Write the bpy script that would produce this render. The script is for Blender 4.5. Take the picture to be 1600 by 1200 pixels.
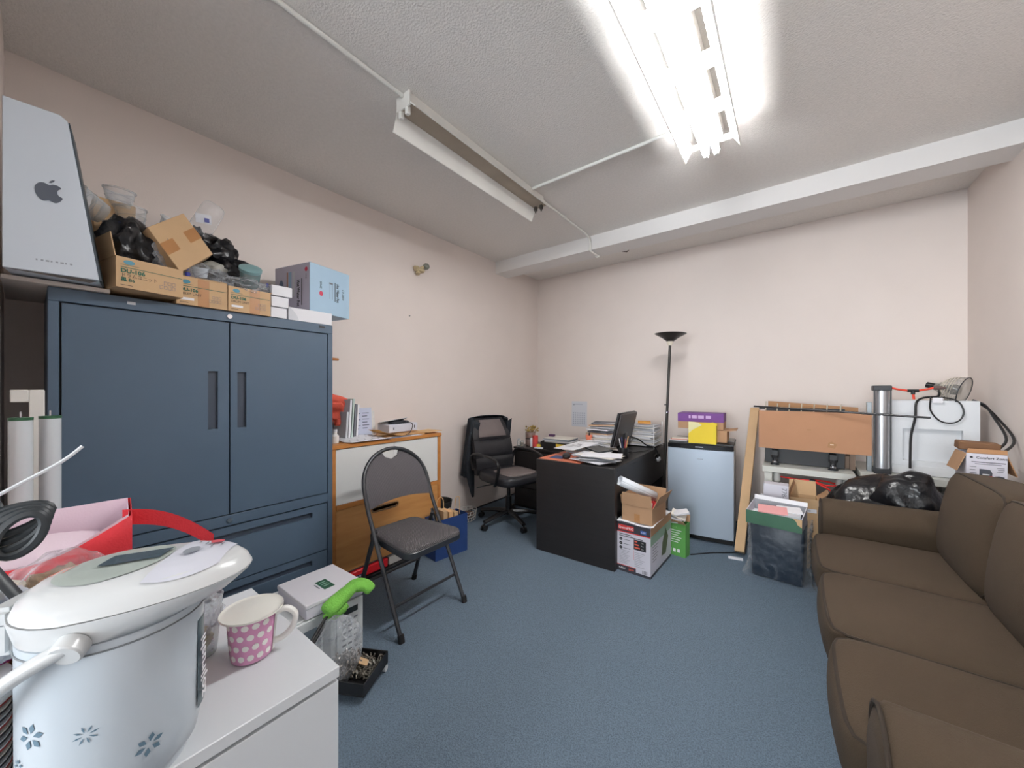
import bpy, bmesh, math, random
from mathutils import Vector, Matrix, noise, Euler
S = bpy.context.scene
for o in list(bpy.data.objects): bpy.data.objects.remove(o)
COL = S.collection
pi = math.pi
# ---------------------------------------------------------------- camera
cd = bpy.data.cameras.new('camera'); cam = bpy.data.objects.new('camera', cd); COL.objects.link(cam)
cam.location = (0, 0, 1.29)
cam.rotation_euler = (pi/2, 0, math.radians(37.2))
cd.sensor_fit = 'HORIZONTAL'; cd.sensor_width = 36; cd.lens = 573/1600*36
cd.shift_y = 9/1600; cd.clip_start = .02
S.camera = cam
# ---------------------------------------------------------------- world, lights, exposure
w = bpy.data.worlds.new('world'); S.world = w; w.use_nodes = True
w.node_tree.nodes['Background'].inputs[0].default_value = (.75, .85, 1, 1)
w.node_tree.nodes['Background'].inputs[1].default_value = .35
S.view_settings.view_transform = 'Standard'; S.view_settings.look = 'None'
S.view_settings.gamma = 1; S.view_settings.use_curve_mapping = False
S.view_settings.exposure = 0.16
def area(name, loc, rot, sx, sy, power, col):
    l = bpy.data.lights.new(name, 'AREA'); l.shape = 'RECTANGLE'; l.size = sx; l.size_y = sy
    l.energy = power; l.color = col
    o = bpy.data.objects.new(name, l); o.location = loc; o.rotation_euler = rot; COL.objects.link(o)
    return o
# daylight through the wide window in the wall behind the photographer
area('window_daylight', (-.85, -6.12, 1.45), (math.radians(90), 0, 0), 3.3, 2.0, 310, (.88, .945, 1))
# unseen fill lamp added behind the photographer to brighten the near ceiling
area('added_fill_light', (-.6, -2.6, 2.66), (0, 0, 0), .3, 1.2, 5, (1, .98, .95))
# tubes of the lit ceiling fixture give the light themselves (see below); two lamps along them stand in their tubes
TUBE_E = 116.0

# ---------------------------------------------------------------- helpers
def lin(c):
    r = []
    for v in c:
        v /= 255
        r.append(v/12.92 if v <= .04045 else ((v+.055)/1.055)**2.4)
    return (*r, 1)
MATS = {}
def M(name, col=None, rough=.5, metal=0, var=0, vscale=8, bump=0, bscale=60, emit=0, col2=None, spec=None, coat=0, detail=4, stretch=None):
    """procedural principled material: colour with noise variation, noise bump"""
    if name in MATS: return MATS[name]
    m = bpy.data.materials.new(name); m.use_nodes = True; MATS[name] = m
    nt = m.node_tree; b = nt.nodes['Principled BSDF']; c = lin(col)
    b.inputs['Base Color'].default_value = c
    b.inputs['Roughness'].default_value = rough; b.inputs['Metallic'].default_value = metal
    if spec is not None: b.inputs['Specular IOR Level'].default_value = spec
    if coat: b.inputs['Coat Weight'].default_value = coat; b.inputs['Coat Roughness'].default_value = .15
    if emit:
        b.inputs['Emission Color'].default_value = c; b.inputs['Emission Strength'].default_value = emit
    tc = nt.nodes.new('ShaderNodeTexCoord'); mp = nt.nodes.new('ShaderNodeMapping')
    nt.links.new(tc.outputs['Object'], mp.inputs[0])
    if stretch: mp.inputs['Scale'].default_value = stretch
    if var or col2:
        n = nt.nodes.new('ShaderNodeTexNoise'); n.inputs['Scale'].default_value = vscale; n.inputs['Detail'].default_value = detail
        nt.links.new(mp.outputs[0], n.inputs['Vector'])
        r = nt.nodes.new('ShaderNodeValToRGB')
        r.color_ramp.elements[0].position = .32; r.color_ramp.elements[1].position = .68
        if col2: a, z = c, lin(col2)
        else:
            a = tuple(max(0, x*(1-var)) for x in c[:3])+(1,); z = tuple(min(1, x*(1+var)) for x in c[:3])+(1,)
        r.color_ramp.elements[0].color = a; r.color_ramp.elements[1].color = z
        nt.links.new(n.outputs['Fac'], r.inputs[0]); nt.links.new(r.outputs[0], b.inputs['Base Color'])
    if bump:
        n2 = nt.nodes.new('ShaderNodeTexNoise'); n2.inputs['Scale'].default_value = bscale; n2.inputs['Detail'].default_value = 3
        nt.links.new(mp.outputs[0], n2.inputs['Vector'])
        bp = nt.nodes.new('ShaderNodeBump'); bp.inputs['Strength'].default_value = bump; bp.inputs['Distance'].default_value = .01
        nt.links.new(n2.outputs['Fac'], bp.inputs['Height']); nt.links.new(bp.outputs[0], b.inputs['Normal'])
    return m
def MCLEAR(name, tint=(230, 235, 238), opacity=.25, rough=.08, bump=.3, bscale=30):
    """thin clear plastic: see-through with glossy glints and a little haze"""
    if name in MATS: return MATS[name]
    m = bpy.data.materials.new(name); m.use_nodes = True; MATS[name] = m
    nt = m.node_tree; nt.nodes.remove(nt.nodes['Principled BSDF']); out = nt.nodes['Material Output']
    tr = nt.nodes.new('ShaderNodeBsdfTransparent'); tr.inputs[0].default_value = (.96, .97, .98, 1)
    pr = nt.nodes.new('ShaderNodeBsdfPrincipled'); pr.inputs['Base Color'].default_value = lin(tint)
    pr.inputs['Roughness'].default_value = rough; pr.inputs['Specular IOR Level'].default_value = .9
    fr = nt.nodes.new('ShaderNodeLayerWeight'); fr.inputs['Blend'].default_value = .35
    n = nt.nodes.new('ShaderNodeTexNoise'); n.inputs['Scale'].default_value = bscale
    tc = nt.nodes.new('ShaderNodeTexCoord'); nt.links.new(tc.outputs['Object'], n.inputs['Vector'])
    bp = nt.nodes.new('ShaderNodeBump'); bp.inputs['Strength'].default_value = bump; bp.inputs['Distance'].default_value = .02
    nt.links.new(n.outputs['Fac'], bp.inputs['Height']); nt.links.new(bp.outputs[0], pr.inputs['Normal']); nt.links.new(bp.outputs[0], fr.inputs['Normal'])
    ad = nt.nodes.new('ShaderNodeMath'); ad.operation = 'ADD'; ad.use_clamp = True; ad.inputs[1].default_value = opacity
    ml = nt.nodes.new('ShaderNodeMath'); ml.operation = 'MULTIPLY'; ml.inputs[1].default_value = .6
    nt.links.new(fr.outputs['Facing'], ml.inputs[0]); nt.links.new(ml.outputs[0], ad.inputs[0])
    mx = nt.nodes.new('ShaderNodeMixShader'); nt.links.new(ad.outputs[0], mx.inputs[0])
    nt.links.new(tr.outputs[0], mx.inputs[1]); nt.links.new(pr.outputs[0], mx.inputs[2]); nt.links.new(mx.outputs[0], out.inputs[0])
    return m
def MSTRIPE(name, c1, c2, scale, axis='X', rough=.8, bump=.4):
    """fine woven stripes"""
    if name in MATS: return MATS[name]
    m = M(name, c1, rough); nt = m.node_tree; b = nt.nodes['Principled BSDF']
    wv = nt.nodes.new('ShaderNodeTexWave'); wv.bands_direction = axis; wv.inputs['Scale'].default_value = scale
    wv.inputs['Distortion'].default_value = 1.5; wv.inputs['Detail Scale'].default_value = 2
    tc = [n for n in nt.nodes if n.type == 'TEX_COORD'][0]
    nt.links.new(tc.outputs['Object'], wv.inputs['Vector'])
    r = nt.nodes.new('ShaderNodeValToRGB'); r.color_ramp.elements[0].color = lin(c1); r.color_ramp.elements[1].color = lin(c2)
    nt.links.new(wv.outputs['Fac'], r.inputs[0]); nt.links.new(r.outputs[0], b.inputs['Base Color'])
    bp = nt.nodes.new('ShaderNodeBump'); bp.inputs['Strength'].default_value = bump; bp.inputs['Distance'].default_value = .003
    nt.links.new(wv.outputs['Fac'], bp.inputs['Height']); nt.links.new(bp.outputs[0], b.inputs['Normal'])
    return m
def MWOOD(name, c1, c2, scale=3, stretch=(1, 1, 8), rough=.5):
    if name in MATS: return MATS[name]
    return M(name, c1, rough, var=.1, vscale=scale, col2=c2, stretch=stretch, detail=6)

class G:
    """mesh builder; every shape goes through the current matrix"""
    def __init__(s): s.v = []; s.f = []; s.m = Matrix()
    def at(s, loc=(0, 0, 0), rot=(0, 0, 0)):
        s.m = Matrix.Translation(loc) @ Euler(rot).to_matrix().to_4x4(); return s
    def add(s, vs, fs):
        k = len(s.v); s.v += [s.m @ Vector(p) for p in vs]; s.f += [tuple(k+i for i in f) for f in fs]; return s
    def box(s, x0, y0, z0, x1, y1, z1):
        vs = [(x, y, z) for z in (z0, z1) for y in (y0, y1) for x in (x0, x1)]
        return s.add(vs, [(0, 2, 3, 1), (4, 5, 7, 6), (0, 1, 5, 4), (2, 6, 7, 3), (0, 4, 6, 2), (1, 3, 7, 5)])
    def cbox(s, c, d): return s.box(c[0]-d[0]/2, c[1]-d[1]/2, c[2]-d[2]/2, c[0]+d[0]/2, c[1]+d[1]/2, c[2]+d[2]/2)
    def tube(s, pts, r, n=8, closed=False, flat=1):
        P = [Vector(p) for p in pts]; L = len(P); vs = []; fs = []
        rs = r if isinstance(r, (list, tuple)) else [r]*L
        up = None
        for i, p in enumerate(P):
            a = P[(i-1) % L] if (closed or i > 0) else p; b = P[(i+1) % L] if (closed or i < L-1) else p
            t = (b-a)
            if t.length < 1e-9: t = Vector((0, 0, 1))
            t.normalize()
            if up is None:
                up = Vector((0, 0, 1)) if abs(t.z) < .9 else Vector((1, 0, 0))
            x = t.cross(up)
            if x.length < 1e-6: x = t.cross(Vector((0, 1, 0)))
            x.normalize(); y = x.cross(t); up = y
            for k in range(n):
                q = 2*pi*k/n; vs.append(p+(x*math.cos(q)+y*math.sin(q)*flat)*rs[i])
        for i in range(L if closed else L-1):
            for k in range(n):
                a = i*n+k; b = i*n+(k+1) % n; c = ((i+1) % L)*n+(k+1) % n; d = ((i+1) % L)*n+k
                fs.append((a, b, c, d))
        if not closed: fs += [tuple(range(n-1, -1, -1)), tuple((L-1)*n+k for k in range(n))]
        return s.add(vs, fs)
    def cyl(s, a, b, r, n=16, r2=None): return s.tube([a, b], [r, r if r2 is None else r2], n)
    def lathe(s, prof, n=24, c=(0, 0, 0), sx=1, sy=1):
        vs = []; fs = []; L = len(prof)
        for (r, z) in prof:
            for k in range(n):
                q = 2*pi*k/n; vs.append((c[0]+r*math.cos(q)*sx, c[1]+r*math.sin(q)*sy, c[2]+z))
        for i in range(L-1):
            for k in range(n): fs.append((i*n+k, i*n+(k+1) % n, (i+1)*n+(k+1) % n, (i+1)*n+k))
        if prof[0][0] > 1e-5: fs.append(tuple(range(n-1, -1, -1)))
        if prof[-1][0] > 1e-5: fs.append(tuple((L-1)*n+k for k in range(n)))
        return s.add(vs, fs)
    def prism(s, out, o, ex, ey, ez):
        """2-d outline swept along ez"""
        o, ex, ey, ez = map(Vector, (o, ex, ey, ez)); n = len(out)
        vs = [o+ex*a+ey*b for a, b in out]+[o+ex*a+ey*b+ez for a, b in out]
        fs = [tuple(range(n-1, -1, -1)), tuple(range(n, 2*n))]+[(i, (i+1) % n, n+(i+1) % n, n+i) for i in range(n)]
        return s.add(vs, fs)
    def grid(s, fn, nu, nv, thick=0):
        vs = [fn(i/nu, j/nv) for i in range(nu+1) for j in range(nv+1)]; w = nv+1
        fs = [(i*w+j, (i+1)*w+j, (i+1)*w+j+1, i*w+j+1) for i in range(nu) for j in range(nv)]
        return s.add(vs, fs)
    def pillow(s, c, d, k=6, crown=(0, 0, 0), n=10, rot=(0, 0, 0), puff=None):
        """soft cushion: super-ellipsoid box, crowned faces"""
        c = Vector(c); R = Euler(rot).to_matrix(); idx = {}; vs = []; fs = []
        s.pmap = lambda p: c+R @ Vector(softpt(p, d, k, crown))
        def vi(p):
            key = tuple(round(x, 4) for x in p)
            if key not in idx: idx[key] = len(vs); vs.append(s.pmap(p))
            return idx[key]
        for ax in range(3):
            for sg in (-1, 1):
                for i in range(n):
                    for j in range(n):
                        q = []
                        for a, b in ((i, j), (i+1, j), (i+1, j+1), (i, j+1)):
                            p = [0, 0, 0]; p[ax] = sg; p[(ax+1) % 3] = math.sin((-1+2*a/n)*pi/2)*.15+(-1+2*a/n)*.85; p[(ax+2) % 3] = math.sin((-1+2*b/n)*pi/2)*.15+(-1+2*b/n)*.85
                            q.append(vi(p))
                        fs.append(tuple(q) if sg > 0 else tuple(reversed(q)))
        return s.add(vs, fs)
    def crumple(s, c, d, seed, amp=.25, freq=2.2, sub=4, floor=None, ridge=True, fine=.0):
        bm = bmesh.new(); bmesh.ops.create_icosphere(bm, subdivisions=sub, radius=1)
        off = Vector((seed*7.3, seed*3.1, seed*1.7)); vs = []
        for v in bm.verts:
            p = v.co.copy(); q = p*freq+off
            h = noise.noise(q)
            if ridge: h = .5-abs(h)*1.6+.35*noise.noise(q*2.3)
            h2 = (.5-abs(noise.noise(q*3.1+Vector((3, 1, 2)))))*fine
            f = 1+amp*h+h2
            x = Vector((p.x*d[0]*f, p.y*d[1]*f, p.z*d[2]*f))+Vector(c)
            if floor is not None and x.z < floor: x.z = floor+(x.z-floor)*.03
            vs.append(x)
        fs = [tuple(l.index for l in f.verts) for f in bm.faces]; bm.free()
        return s.add(vs, fs)
def softpt(p, d, k, crown):
    m = sum(abs(x)**k for x in p)**(1/k); q = [x/m for x in p]
    e = [d[i]/2*q[i] for i in range(3)]
    for i in range(3):
        a, b = q[(i+1) % 3], q[(i+2) % 3]
        e[i] += crown[i]*q[i]*(1-a*a)*(1-b*b)
    return e
def tag(o, label=None, cat=None, group=None, kind=None):
    if label: o['label'] = label
    if cat: o['category'] = cat
    if group: o['group'] = group
    if kind: o['kind'] = kind
    return o
def thing(name, label, cat, loc=(0, 0, 0), rz=0, group=None):
    o = bpy.data.objects.new(name, None); o.empty_display_size = .05; COL.objects.link(o)
    o.location = loc; o.rotation_euler = (0, 0, rz)
    return tag(o, label, cat, group)
def mtx(o):
    m = Matrix.Translation(o.location) @ o.rotation_euler.to_matrix().to_4x4()
    return mtx(o.parent) @ m if o.parent else m
def ob(name, g, mat, parent=None, bevel=0, smooth=40, world=False, segs=1, label=None):
    """link the builder's shapes as ONE mesh object; world=True: coordinates are world ones"""
    vs = g.v
    me = bpy.data.meshes.new(name)
    loc = Vector((0, 0, 0))
    if parent is not None and world:
        inv = mtx(parent).inverted(); vs = [inv @ v for v in vs]
    if parent is None:
        loc = Vector(((min(v.x for v in vs)+max(v.x for v in vs))/2, (min(v.y for v in vs)+max(v.y for v in vs))/2, min(v.z for v in vs)))
        vs = [v-loc for v in vs]
    me.from_pydata([tuple(v) for v in vs], [], g.f); me.update()
    bm = bmesh.new(); bm.from_mesh(me)
    bmesh.ops.recalc_face_normals(bm, faces=bm.faces)
    if bevel:
        es = [e for e in bm.edges if len(e.link_faces) == 2 and e.calc_face_angle(0) > .6]
        bmesh.ops.bevel(bm, geom=es, offset=bevel, segments=segs, affect='EDGES', clamp_overlap=True)
    bm.to_mesh(me); bm.free()
    if smooth:
        me.polygons.foreach_set('use_smooth', [True]*len(me.polygons)); me.set_sharp_from_angle(angle=math.radians(smooth))
    for mm in (mat if isinstance(mat, list) else [mat]): me.materials.append(mm)
    o = bpy.data.objects.new(name, me); COL.objects.link(o)
    if parent is not None: o.parent = parent
    else: o.location = loc
    if label: o['label'] = label
    return o
def solo(name, g, mat, label, cat, group=None, **k): return tag(ob(name, g, mat, None, **k), label, cat, group)
def struct(name, g, mat, parent=None, **k):
    o = ob(name, g, mat, parent, **k)
    if parent is None: o['kind'] = 'structure'
    return o
def solid(o, t, off=0):
    md = o.modifiers.new('s', 'SOLIDIFY'); md.thickness = t; md.offset = off; return o
def subd(o, n=1):
    md = o.modifiers.new('d', 'SUBSURF'); md.levels = n; md.render_levels = n; return o
def text(s, size, mat, o, ex, ey, parent=None, align='CENTER', name='lettering', world=True, bold=0, lift=.0012, wscale=1):
    """flat lettering lying just proud of a surface: o = baseline point, ex reading direction, ey up"""
    c = bpy.data.curves.new('t', 'FONT'); c.body = s; c.size = size; c.align_x = align; c.offset = bold; c.resolution_u = 2
    t = bpy.data.objects.new('t', c); COL.objects.link(t)
    me = bpy.data.meshes.new_from_object(t.evaluated_get(bpy.context.evaluated_depsgraph_get()))
    bpy.data.objects.remove(t)
    ex = Vector(ex).normalized(); ey = Vector(ey).normalized(); nz = ex.cross(ey)
    g = G(); g.add([Vector(o)+ex*v.co.x*wscale+ey*v.co.y+nz*lift for v in me.vertices], [tuple(p.vertices) for p in me.polygons])
    return ob(name, g, mat, parent, world=world, smooth=0)
def decal(pts, mat, parent, name='print', world=True, lift=.0008):
    """flat printed patch (polygon)"""
    P = [Vector(p) for p in pts]; n = (P[1]-P[0]).cross(P[2]-P[0]).normalized()
    g = G(); g.add([p+n*lift for p in P], [tuple(range(len(P)))]); return ob(name, g, mat, parent, world=world, smooth=0)
def rectd(o, ex, ey, x0, y0, x1, y1, mat, parent, name='print', world=True, lift=.0008):
    o, ex, ey = Vector(o), Vector(ex).normalized(), Vector(ey).normalized()
    return decal([o+ex*x0+ey*y0, o+ex*x1+ey*y0, o+ex*x1+ey*y1, o+ex*x0+ey*y1], mat, parent, name, world, lift)
def dup(o, loc, rz=0, label=None, name=None):
    r = o.copy(); COL.objects.link(r); r.location = loc; r.rotation_euler = (0, 0, rz)
    if label: r['label'] = label
    for ch in list(o.children):
        c = ch.copy(); COL.objects.link(c); c.parent = r
        for gch in ch.children:
            d = gch.copy(); COL.objects.link(d); d.parent = c
    return r
def smoothpath(pts, n=6, closed=False):
    """catmull-rom through the points"""
    P = [Vector(p) for p in pts]; out = []; L = len(P)
    for i in range(L if closed else L-1):
        if closed: a, b, c, d = P[(i-1) % L], P[i], P[(i+1) % L], P[(i+2) % L]
        else: a, b, c, d = P[max(i-1, 0)], P[i], P[i+1], P[min(i+2, L-1)]
        for k in range(n):
            t = k/n
            out.append(.5*((2*b)+(c-a)*t+(2*a-5*b+4*c-d)*t*t+(3*b-a-3*c+d)*t**3))
    if not closed: out.append(P[-1])
    return out

ORD = 'first second third fourth fifth sixth seventh eighth ninth tenth eleventh twelfth thirteenth fourteenth fifteenth sixteenth seventeenth eighteenth nineteenth twentieth'.split()
# ---------------------------------------------------------------- materials
WALL = M('wall_paint', (232, 221, 214), .75, var=.015, vscale=3, bump=.05, bscale=120)
CEIL = M('ceiling_stipple', (236, 232, 227), .85, var=.03, vscale=60, bump=.42, bscale=120)
BEAMM = M('beam_paint', (232, 230, 228), .7, bump=.05, bscale=60)
WHITE = M('white_laminate', (210, 214, 217), .35)
WHITEM = M('white_metal', (235, 234, 228), .4)
BLACK = M('black_plastic', (22, 22, 24), .4)
BLACKM = M('black_metal', (25, 26, 29), .35)
RUBBER = M('black_rubber', (18, 18, 19), .6)
CHROME = M('chrome', (200, 200, 205), .2, 1)
CARD = M('cardboard', (180, 143, 110), .85, var=.06, vscale=5)
CARD2 = M('cardboard_light', (200, 167, 128), .85, var=.05, vscale=6)
CARDIN = M('cardboard_inside', (170, 128, 92), .9, var=.05, vscale=6)
TAPE = M('brown_tape', (178, 128, 82), .35)
PAPER = M('paper', (232, 232, 236), .8, var=.02, vscale=5)
PAPER2 = M('paper_grey', (205, 207, 212), .8, var=.03, vscale=9)
PAPERW = M('paper_warm', (226, 220, 210), .8)
INK = M('ink_black', (35, 36, 42), .7)
INKG = M('ink_grey', (120, 122, 130), .7)
INKGR = M('ink_green', (40, 100, 82), .7)
RED = M('red_print', (214, 52, 50), .6)
BLUEP = M('blue_print', (70, 110, 180), .6)
DESK = M('black_brown_veneer', (34, 31, 31), .42, var=.12, vscale=4, stretch=(1, 1, 12))
CAB = M('slate_steel', (81, 99, 117), .34, var=.03, vscale=2, bump=.02, bscale=200, spec=.35)
CABD = M('steel_gap', (22, 26, 32), .6)
SOFA = M('brown_cotton', (62, 49, 34), .9, var=.05, vscale=6, bump=.25, bscale=350)
PIPE = M('brown_piping', (46, 37, 28), .9)
SOFAD = M('brown_shadow_gap', (40, 33, 27), .95)
CLEAR = MCLEAR('clear_plastic', opacity=.06)
CLEAR2 = MCLEAR('clear_bag', (222, 226, 230), .1, .1, .8, 22)
CLEARG = MCLEAR('clear_bag_grey', (205, 210, 216), .25, .15, .8, 25)
BAGB = M('black_bag', (17, 18, 22), .28, bump=.7, bscale=24)
SILVER = M('silver_paint', (166, 174, 184), .38, .35)
# ================================================================ ROOM
XL, XR, YB, YN, ZC = -2.72, 1.035, 4.16, -.065, 2.768
CARPET = M('carpet', (116, 135, 152), .95, var=.30, vscale=210, bump=.9, bscale=420)
n_ = CARPET.node_tree
struct('floor', G().box(XL-.1, -6.3, -.08, XR+.1, YB+.1, 0), CARPET)
struct('ceiling', G().box(XL-.1, -6.3, ZC, XR+.1, YB+.1, ZC+.1), CEIL)
struct('wall_left', G().box(XL-.1, -6.3, 0, XL, YB+.1, ZC), WALL)
struct('wall_right', G().box(XR, -6.3, 0, XR+.1, YB+.1, ZC), WALL)
struct('wall_back', G().box(XL, YB, 0, XR, YB+.1, ZC), WALL)
struct('wall_near', G().box(XL, YN-.1, 0, -1.42, YN, ZC), WALL)          # short return wall the tubes lean on
# rear wall with the window opening
struct('wall_rear', G().box(XL, -6.3, 0, XR, -6.2, .4).box(XL, -6.3, 2.5, XR, -6.2, ZC).box(XL, -6.3, .4, -2.55, -6.2, 2.5).box(.85, -6.3, .4, XR, -6.2, 2.5), WALL)
struct('window_1', G().box(-2.55, -6.26, .4, .85, -6.22, .45).box(-2.55, -6.26, 2.45, .85, -6.22, 2.5).box(-2.55, -6.26, .45, -2.5, -6.22, 2.45).box(.8, -6.26, .45, .85, -6.22, 2.45).box(-.87, -6.26, .45, -.83, -6.22, 2.45), WHITEM)
struct('trim_1', G().box(XL, 3.268, 2.634, XR, 3.488, ZC), BEAMM)
struct('dark_strip_left', G().box(XL, 2.1, 0, XL+.008, YB, .012), CABD)  # thin strip added for the dark line at the wall foot, no baseboard
struct('dark_strip_back', G().box(XL+.01, YB-.008, 0, XR, YB, .012), CABD)  # the same dark line added along the back wall
# ================================================================ CEILING FIXTURES
def fixture(name, label, lit):
    # local: centre of the channel on the ceiling, long axis y, 1.24 long
    L = .62
    t = thing(name, label, 'ceiling light', (0, 0, 0))
    ob('housing', G().box(-.06, -L, -.07, .06, L, 0), WHITEM, t, bevel=.004)
    return t, L
HOT = M('lit_enamel', (250, 248, 240), .4)
# --- lit fixture, slotted reflector
t, L = fixture('tube_light_fixture', 'lit fluorescent ceiling fixture with a slotted white reflector', True)
t.location = (-.356, 1.735, ZC)
rf = G()
for sg in (-1, 1):
    # slotted flange beside the housing: rails and bridges leave three open slots
    rf.box(sg*.045, -L, -.083, sg*.062, L, -.078); rf.box(sg*.097, -L, -.083, sg*.105, L, -.078)
    ys = [-L, -.57, -.36, -.26, -.05, .05, .26, .36, .57, L]
    for k in range(0, len(ys)-1, 2):
        rf.box(sg*.062, ys[k], -.083, sg*.097, ys[k+1] if k+1 < len(ys) else L, -.078)
    rf.prism([(sg*.105, -.083), (sg*.137, -.138), (sg*.139, -.138), (sg*.107, -.080)], (0, -L, 0), (1, 0, 0), (0, 0, 1), (0, 2*L, 0))
    rf.box(sg*.136, -L, -.143, sg*.143, L, -.136)
rf.box(-.045, -L, -.083, .045, L, -.078)
ob('reflector', rf, HOT, t, smooth=0)
TUBEM = M('lit_tube', (248, 248, 250), .4, emit=TUBE_E)
for x in (-.026, .026):
    tb = ob('fluorescent_tube', G().cyl((x, -.59, -.136), (x, .59, -.136), .017, 14), TUBEM, t)
    for y in (-.6, .6): ob('lamp_holder', G().box(x-.012, y-.012, -.158, x+.012, y+.012, -.078), WHITEM, t, bevel=.003)
# --- unlit fixture without tubes
OLDW = M('old_enamel', (226, 224, 218), .45, var=.04, vscale=5)
DUSTY = M('dusty_enamel', (178, 164, 146), .6, var=.08, vscale=7)
t2 = thing('tube_light_fixture', 'unlit ceiling fixture without tubes, its wide white reflector wing hanging', 'ceiling light', (-1.54, 1.76, ZC))
L = .62
ob('housing', G().box(-.05, -L, -.06, .04, L, 0), OLDW, t2, bevel=.004)
ob('reflector', G().prism([(-.05, -.062), (-.05, -.066), (.05, -.066), (.05, -.062)], (0, -L, 0), (1, 0, 0), (0, 0, 1), (0, 2*L+.02, 0)), DUSTY, t2, smooth=0)
ob('wing', G().prism([(-.052, -.064), (-.088, -.146), (-.092, -.150), (-.096, -.148), (-.092, -.143), (-.056, -.060)], (0, -L-.005, 0), (1, 0, 0), (0, 0, 1), (0, 2*L+.03, 0)), OLDW, t2, smooth=0)
ob('wing', G().prism([(.048, -.064), (.088, -.10), (.092, -.098), (.052, -.058)], (0, -L-.005, 0), (1, 0, 0), (0, 0, 1), (0, 2*L+.03, 0)), OLDW, t2, smooth=0)
ob('end_plate', G().box(-.055, -L-.012, -.075, .05, -L, 0), OLDW, t2, bevel=.003)
for x in (-.03, .022):
    ob('lamp_holder', G().box(x-.011, -L-.01, -.108, x+.011, -L+.012, -.066), WHITEM, t2, bevel=.003)
    h = ob('lamp_holder', G().box(x-.01, L-.02, -.095, x+.01, L, -.066).cyl((x, L-.01, -.11), (x, L-.01, -.095), .006, 8), M('dark_socket', (70, 64, 58), .6), t2, label='dark worn lamp holder')
# --- conduits
solo('conduit', G().tube([(-1.54, -1.2, ZC-.012), (-1.54, 1.125, ZC-.012)], .011, 10), WHITEM, 'white conduit on the ceiling running from the camera side to the unlit fixture', 'pipe')
solo('conduit', G().tube([(-1.495, 2.22, ZC-.012), (-.49, 2.215, ZC-.012)], .011, 10), WHITEM, 'white conduit crossing the ceiling between the two tube fixtures', 'pipe')
c3 = thing('conduit', 'white conduit bending from the unlit fixture down over the ceiling beam', 'pipe', (-1.53, 2.9, ZC))
ob('pipe', G().tube(smoothpath([(-1.53, 2.382, ZC-.012), (-1.53, 2.9, ZC-.012), (-1.53, 3.1, ZC-.013), (-1.53, 3.225, ZC-.03), (-1.53, 3.256, ZC-.075), (-1.53, 3.256, 2.635), (-1.53, 3.262, 2.626), (-1.53, 3.3, 2.622), (-1.53, 3.42, 2.622)], 4), .010, 10), WHITEM, c3, world=True)
ob('coupling', G().cyl((-1.53, 2.74, ZC-.012), (-1.53, 2.77, ZC-.012), .014, 10), WHITEM, c3, world=True)
ob('coupling', G().cyl((-1.53, 3.256, 2.66), (-1.53, 3.256, 2.625), .014, 10), WHITEM, c3, world=True)
ob('end_cap', G().cyl((-1.53, 3.41, 2.618), (-1.53, 3.445, 2.618), .016, 10), WHITEM, c3, world=True)
solo('ceiling_hook', G().tube([(-1.40, 3.60, ZC), (-1.40, 3.60, 2.70)], .004, 6).tube([(-1.43, 3.60, 2.70), (-1.37, 3.60, 2.70)], .005, 6).tube([(-1.40, 3.6, 2.70), (-1.35, 3.75, 2.72), (-1.34, 3.78, 2.75)], .005, 6), M('rusty', (60, 46, 40), .6), 'small dark metal hook hanging under the ceiling behind the beam', 'hook')
# --- old wall bracket
wl = thing('wall_bracket', 'small beige wall bracket with a clear glass knob high on the left wall', 'bracket', (XL, 2.171, 2.40))
BEI = M('beige_plastic', (205, 188, 150), .5, var=.06, vscale=40)
ob('plate', G().at((.018, -.012, -.02)).lathe([(.02, -.02), (.045, -.012), (.05, .0), (.04, .014), (.015, .02)], 14), BEI, wl)
ob('prongs', G().tube([(.02, -.03, .0), (.03, -.07, -.01)], .018, 8).tube([(.02, -.02, -.01), (.03, -.04, -.06)], .02, 8).tube([(.02, .0, .0), (.04, .03, .02)], .015, 8), BEI, wl)
ob('glass_knob', G().at((.045, .045, .025)).crumple((0, 0, 0), (.03, .032, .03), 3, .1, 2, 2), M('smoked_glass', (150, 155, 145), .08, .6), wl, label='shiny clear glass knob')
# a nail and a scuff on the left wall
solo('wall_nail', G().cyl((XL, 2.06, 1.95), (XL+.012, 2.06, 1.95), .004, 8), BLACKM, 'tiny dark nail in the left wall above the dresser', 'nail')
# ================================================================ STEEL CABINET
cx0, cx1, cy0, cy1, cz = -2.705, -2.22, .042, 1.118, 1.68
cb = thing('steel_cabinet', 'tall slate blue steel cabinet with two doors over two drawers', 'cabinet', ((cx0+cx1)/2, (cy0+cy1)/2, 0))
f = cx1
ob('body', G().box(cx0, cy0, .0, cx1-.02, cy1, cz), CAB, cb, world=True, bevel=.004)
fr = G()
fr.box(f-.02, cy0, cz-.052, f, cy1, cz).box(f-.02, cy0, 0, f, cy0+.028, cz-.052).box(f-.02, cy1-.028, 0, f, cy1, cz-.052)
fr.box(f-.02, cy0+.028, .615, f, cy1-.028, .668).box(f-.02, cy0+.028, 0, f, cy1-.028, .05)
ob('frame', fr, CAB, cb, world=True, bevel=.002)
ym = .603
def recess_panel(y0, y1, z0, z1, hy0, hy1, hz0, hz1, name, hname='recessed_handle'):
    g = G(); x0, x1 = f-.018, f+.002
    g.box(x0, y0, z0, x1, hy0, z1).box(x0, hy1, z0, x1, y1, z1).box(x0, hy0, z0, x1, hy1, hz0).box(x0, hy0, hz1, x1, hy1, z1)
    p = ob(name, g, CAB, cb, world=True, smooth=0)
    q = ob(hname, G().box(f-.019, hy0, hz0, f-.012, hy1, hz1), M('recess_steel', (58, 68, 82), .4), p, world=True)
    return p
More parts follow.
